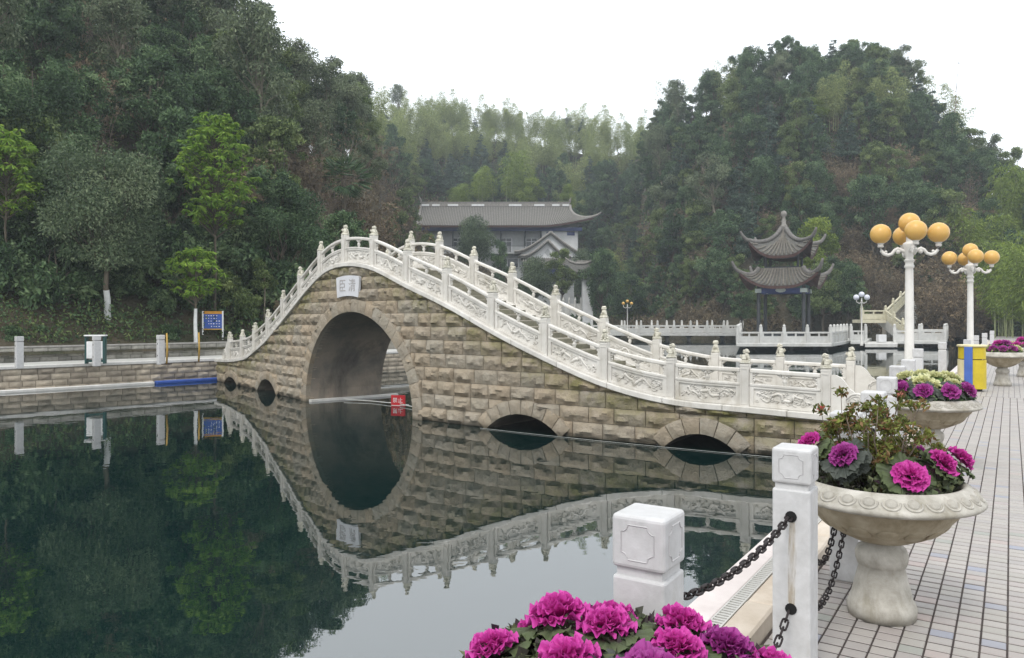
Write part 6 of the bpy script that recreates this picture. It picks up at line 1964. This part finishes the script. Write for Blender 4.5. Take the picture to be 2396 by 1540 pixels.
mb = MB(); mb.box((0, -.024, 0), (.055, .004, .035)); wm = mb.mesh('white_mark', WHITE_PAINT)
for r, cols_ in enumerate(((0, 1, 2, 3, 4), (0, 1, 2, 3, 4), (1, 2, 3, 4, 5), (1, 2, 3, 4, 5), (2, 3, 4, 5))):
    for c in cols_: mesh_obj('white_mark', wm, brd, (-.27 + c * .105 + kr.uniform(-.01, .01), 0, nbz - .20 - r * .115), scale=(kr.uniform(.6, 1.1), 1, kr.uniform(.6, 1.2)))
YROD = plain('yellow_rod', (.42, .26, .05), .6)
for (px, py), lab in (((390, 853), 'yellow wooden rod upright next to a bank bollard'), ((465, 848), 'yellow wooden rod upright near the bridge foot')):
    p = at_z(px, py, .045); r_ = empty('marker_rod', p, .1, lab, 'rod'); mb = MB(); mb.tube([(0, 0, 0), (.02, 0, .5), (.0, 0, 1.06)], [.032, .03, .028], 8); mb.build('rod', YROD, r_, smooth=True); mb = MB(); mb.box((0, 0, .015), (.28, .2, .03)); mb.build('foot', DARK_METAL, r_)

# ---- red warning board on the rope under the arch
RED = plain('sign_red', (0.52, 0.012, 0.02), .45)
p = at_z(932, 949, WATER_Z)
sg = empty('warning_board', p, -.30, 'red warning board with white characters on the water under the arch', 'sign')
mb = MB(); mb.box((0, 0, .13), (.42, .05, .31)); bevel(mb.build('board', RED, sg), .006, 1)
for k, ch in enumerate('禁止'):
    mesh_obj('white_character', text_mesh(ch, .15, WHITE_PAINT, .002), sg, (-.085 + .16 * k, -.029, .14), rot=(pi / 2, 0, 0))
mb = MB(); mb.box((0, .12, -.02), (.4, .3, .06)); mb.build('float', WHITE_PAINT, sg)
ROPE = plain('white_rope', (.6, .6, .56), .8)
a_, b_ = at_z(805, 938, WATER_Z), at_z(1000, 962, WATER_Z)
mb = MB(); mb.tube([a_ + Vector((0, 0, .05)), at_z(870, 941.5, WATER_Z) + Vector((0, 0, .035)), at_z(932, 948.5, WATER_Z) + Vector((0, 0, .05)), b_ + Vector((0, 0, .03))], .013, 6)
o = mb.build('float_rope', ROPE, None); tag(o, 'white float rope strung over the water beneath the main arch', 'rope')
mb = MB(); mb.tube([bp(t, .16, WATER_Z + .012) for t in np.linspace(10.9, 16.4, 30)], .0028, 5)
o = mb.build('guide_rope', ROPE, None); tag(o, 'thin pale rope on the water along the foot of the bridge wall', 'rope')
# pale plinth inside the arch and the bank seen through it
mb = MB()
tl_ = ARCHES[0][0] - ARCHES[0][1] / SP + .02
w_ = b_w(tl_)
mb.hexa([bp(tl_, -.05, -1.5), bp(tl_ + .12, -.05, -1.5), bp(tl_ + .12, -w_ - .5, -1.5), bp(tl_, -w_ - .5, -1.5), bp(tl_, -.05, -.74), bp(tl_ + .12, -.05, -.74), bp(tl_ + .12, -w_ - .5, -.74), bp(tl_, -w_ - .5, -.74)])
bb(mb, 'arch_plinth', PALE_KERB)
# ================================================================ damp winter air
HZ = NT('haze')
pv = HZ.n.new('ShaderNodeVolumePrincipled')
pv.inputs['Color'].default_value = (0.86, 0.93, 1.0, 1)
pv.inputs['Density'].default_value = 0.00072
pv.inputs['Anisotropy'].default_value = 0.2
HZ.link(pv.outputs[0], HZ.out.inputs['Volume'])
mb = MB(); mb.box((10, 165, 46), (1120, 350, 102))
hz = mb.build('haze', HZ.mat, None); tag(hz, 'thin pale haze filling the valley air', 'haze', kind='stuff')
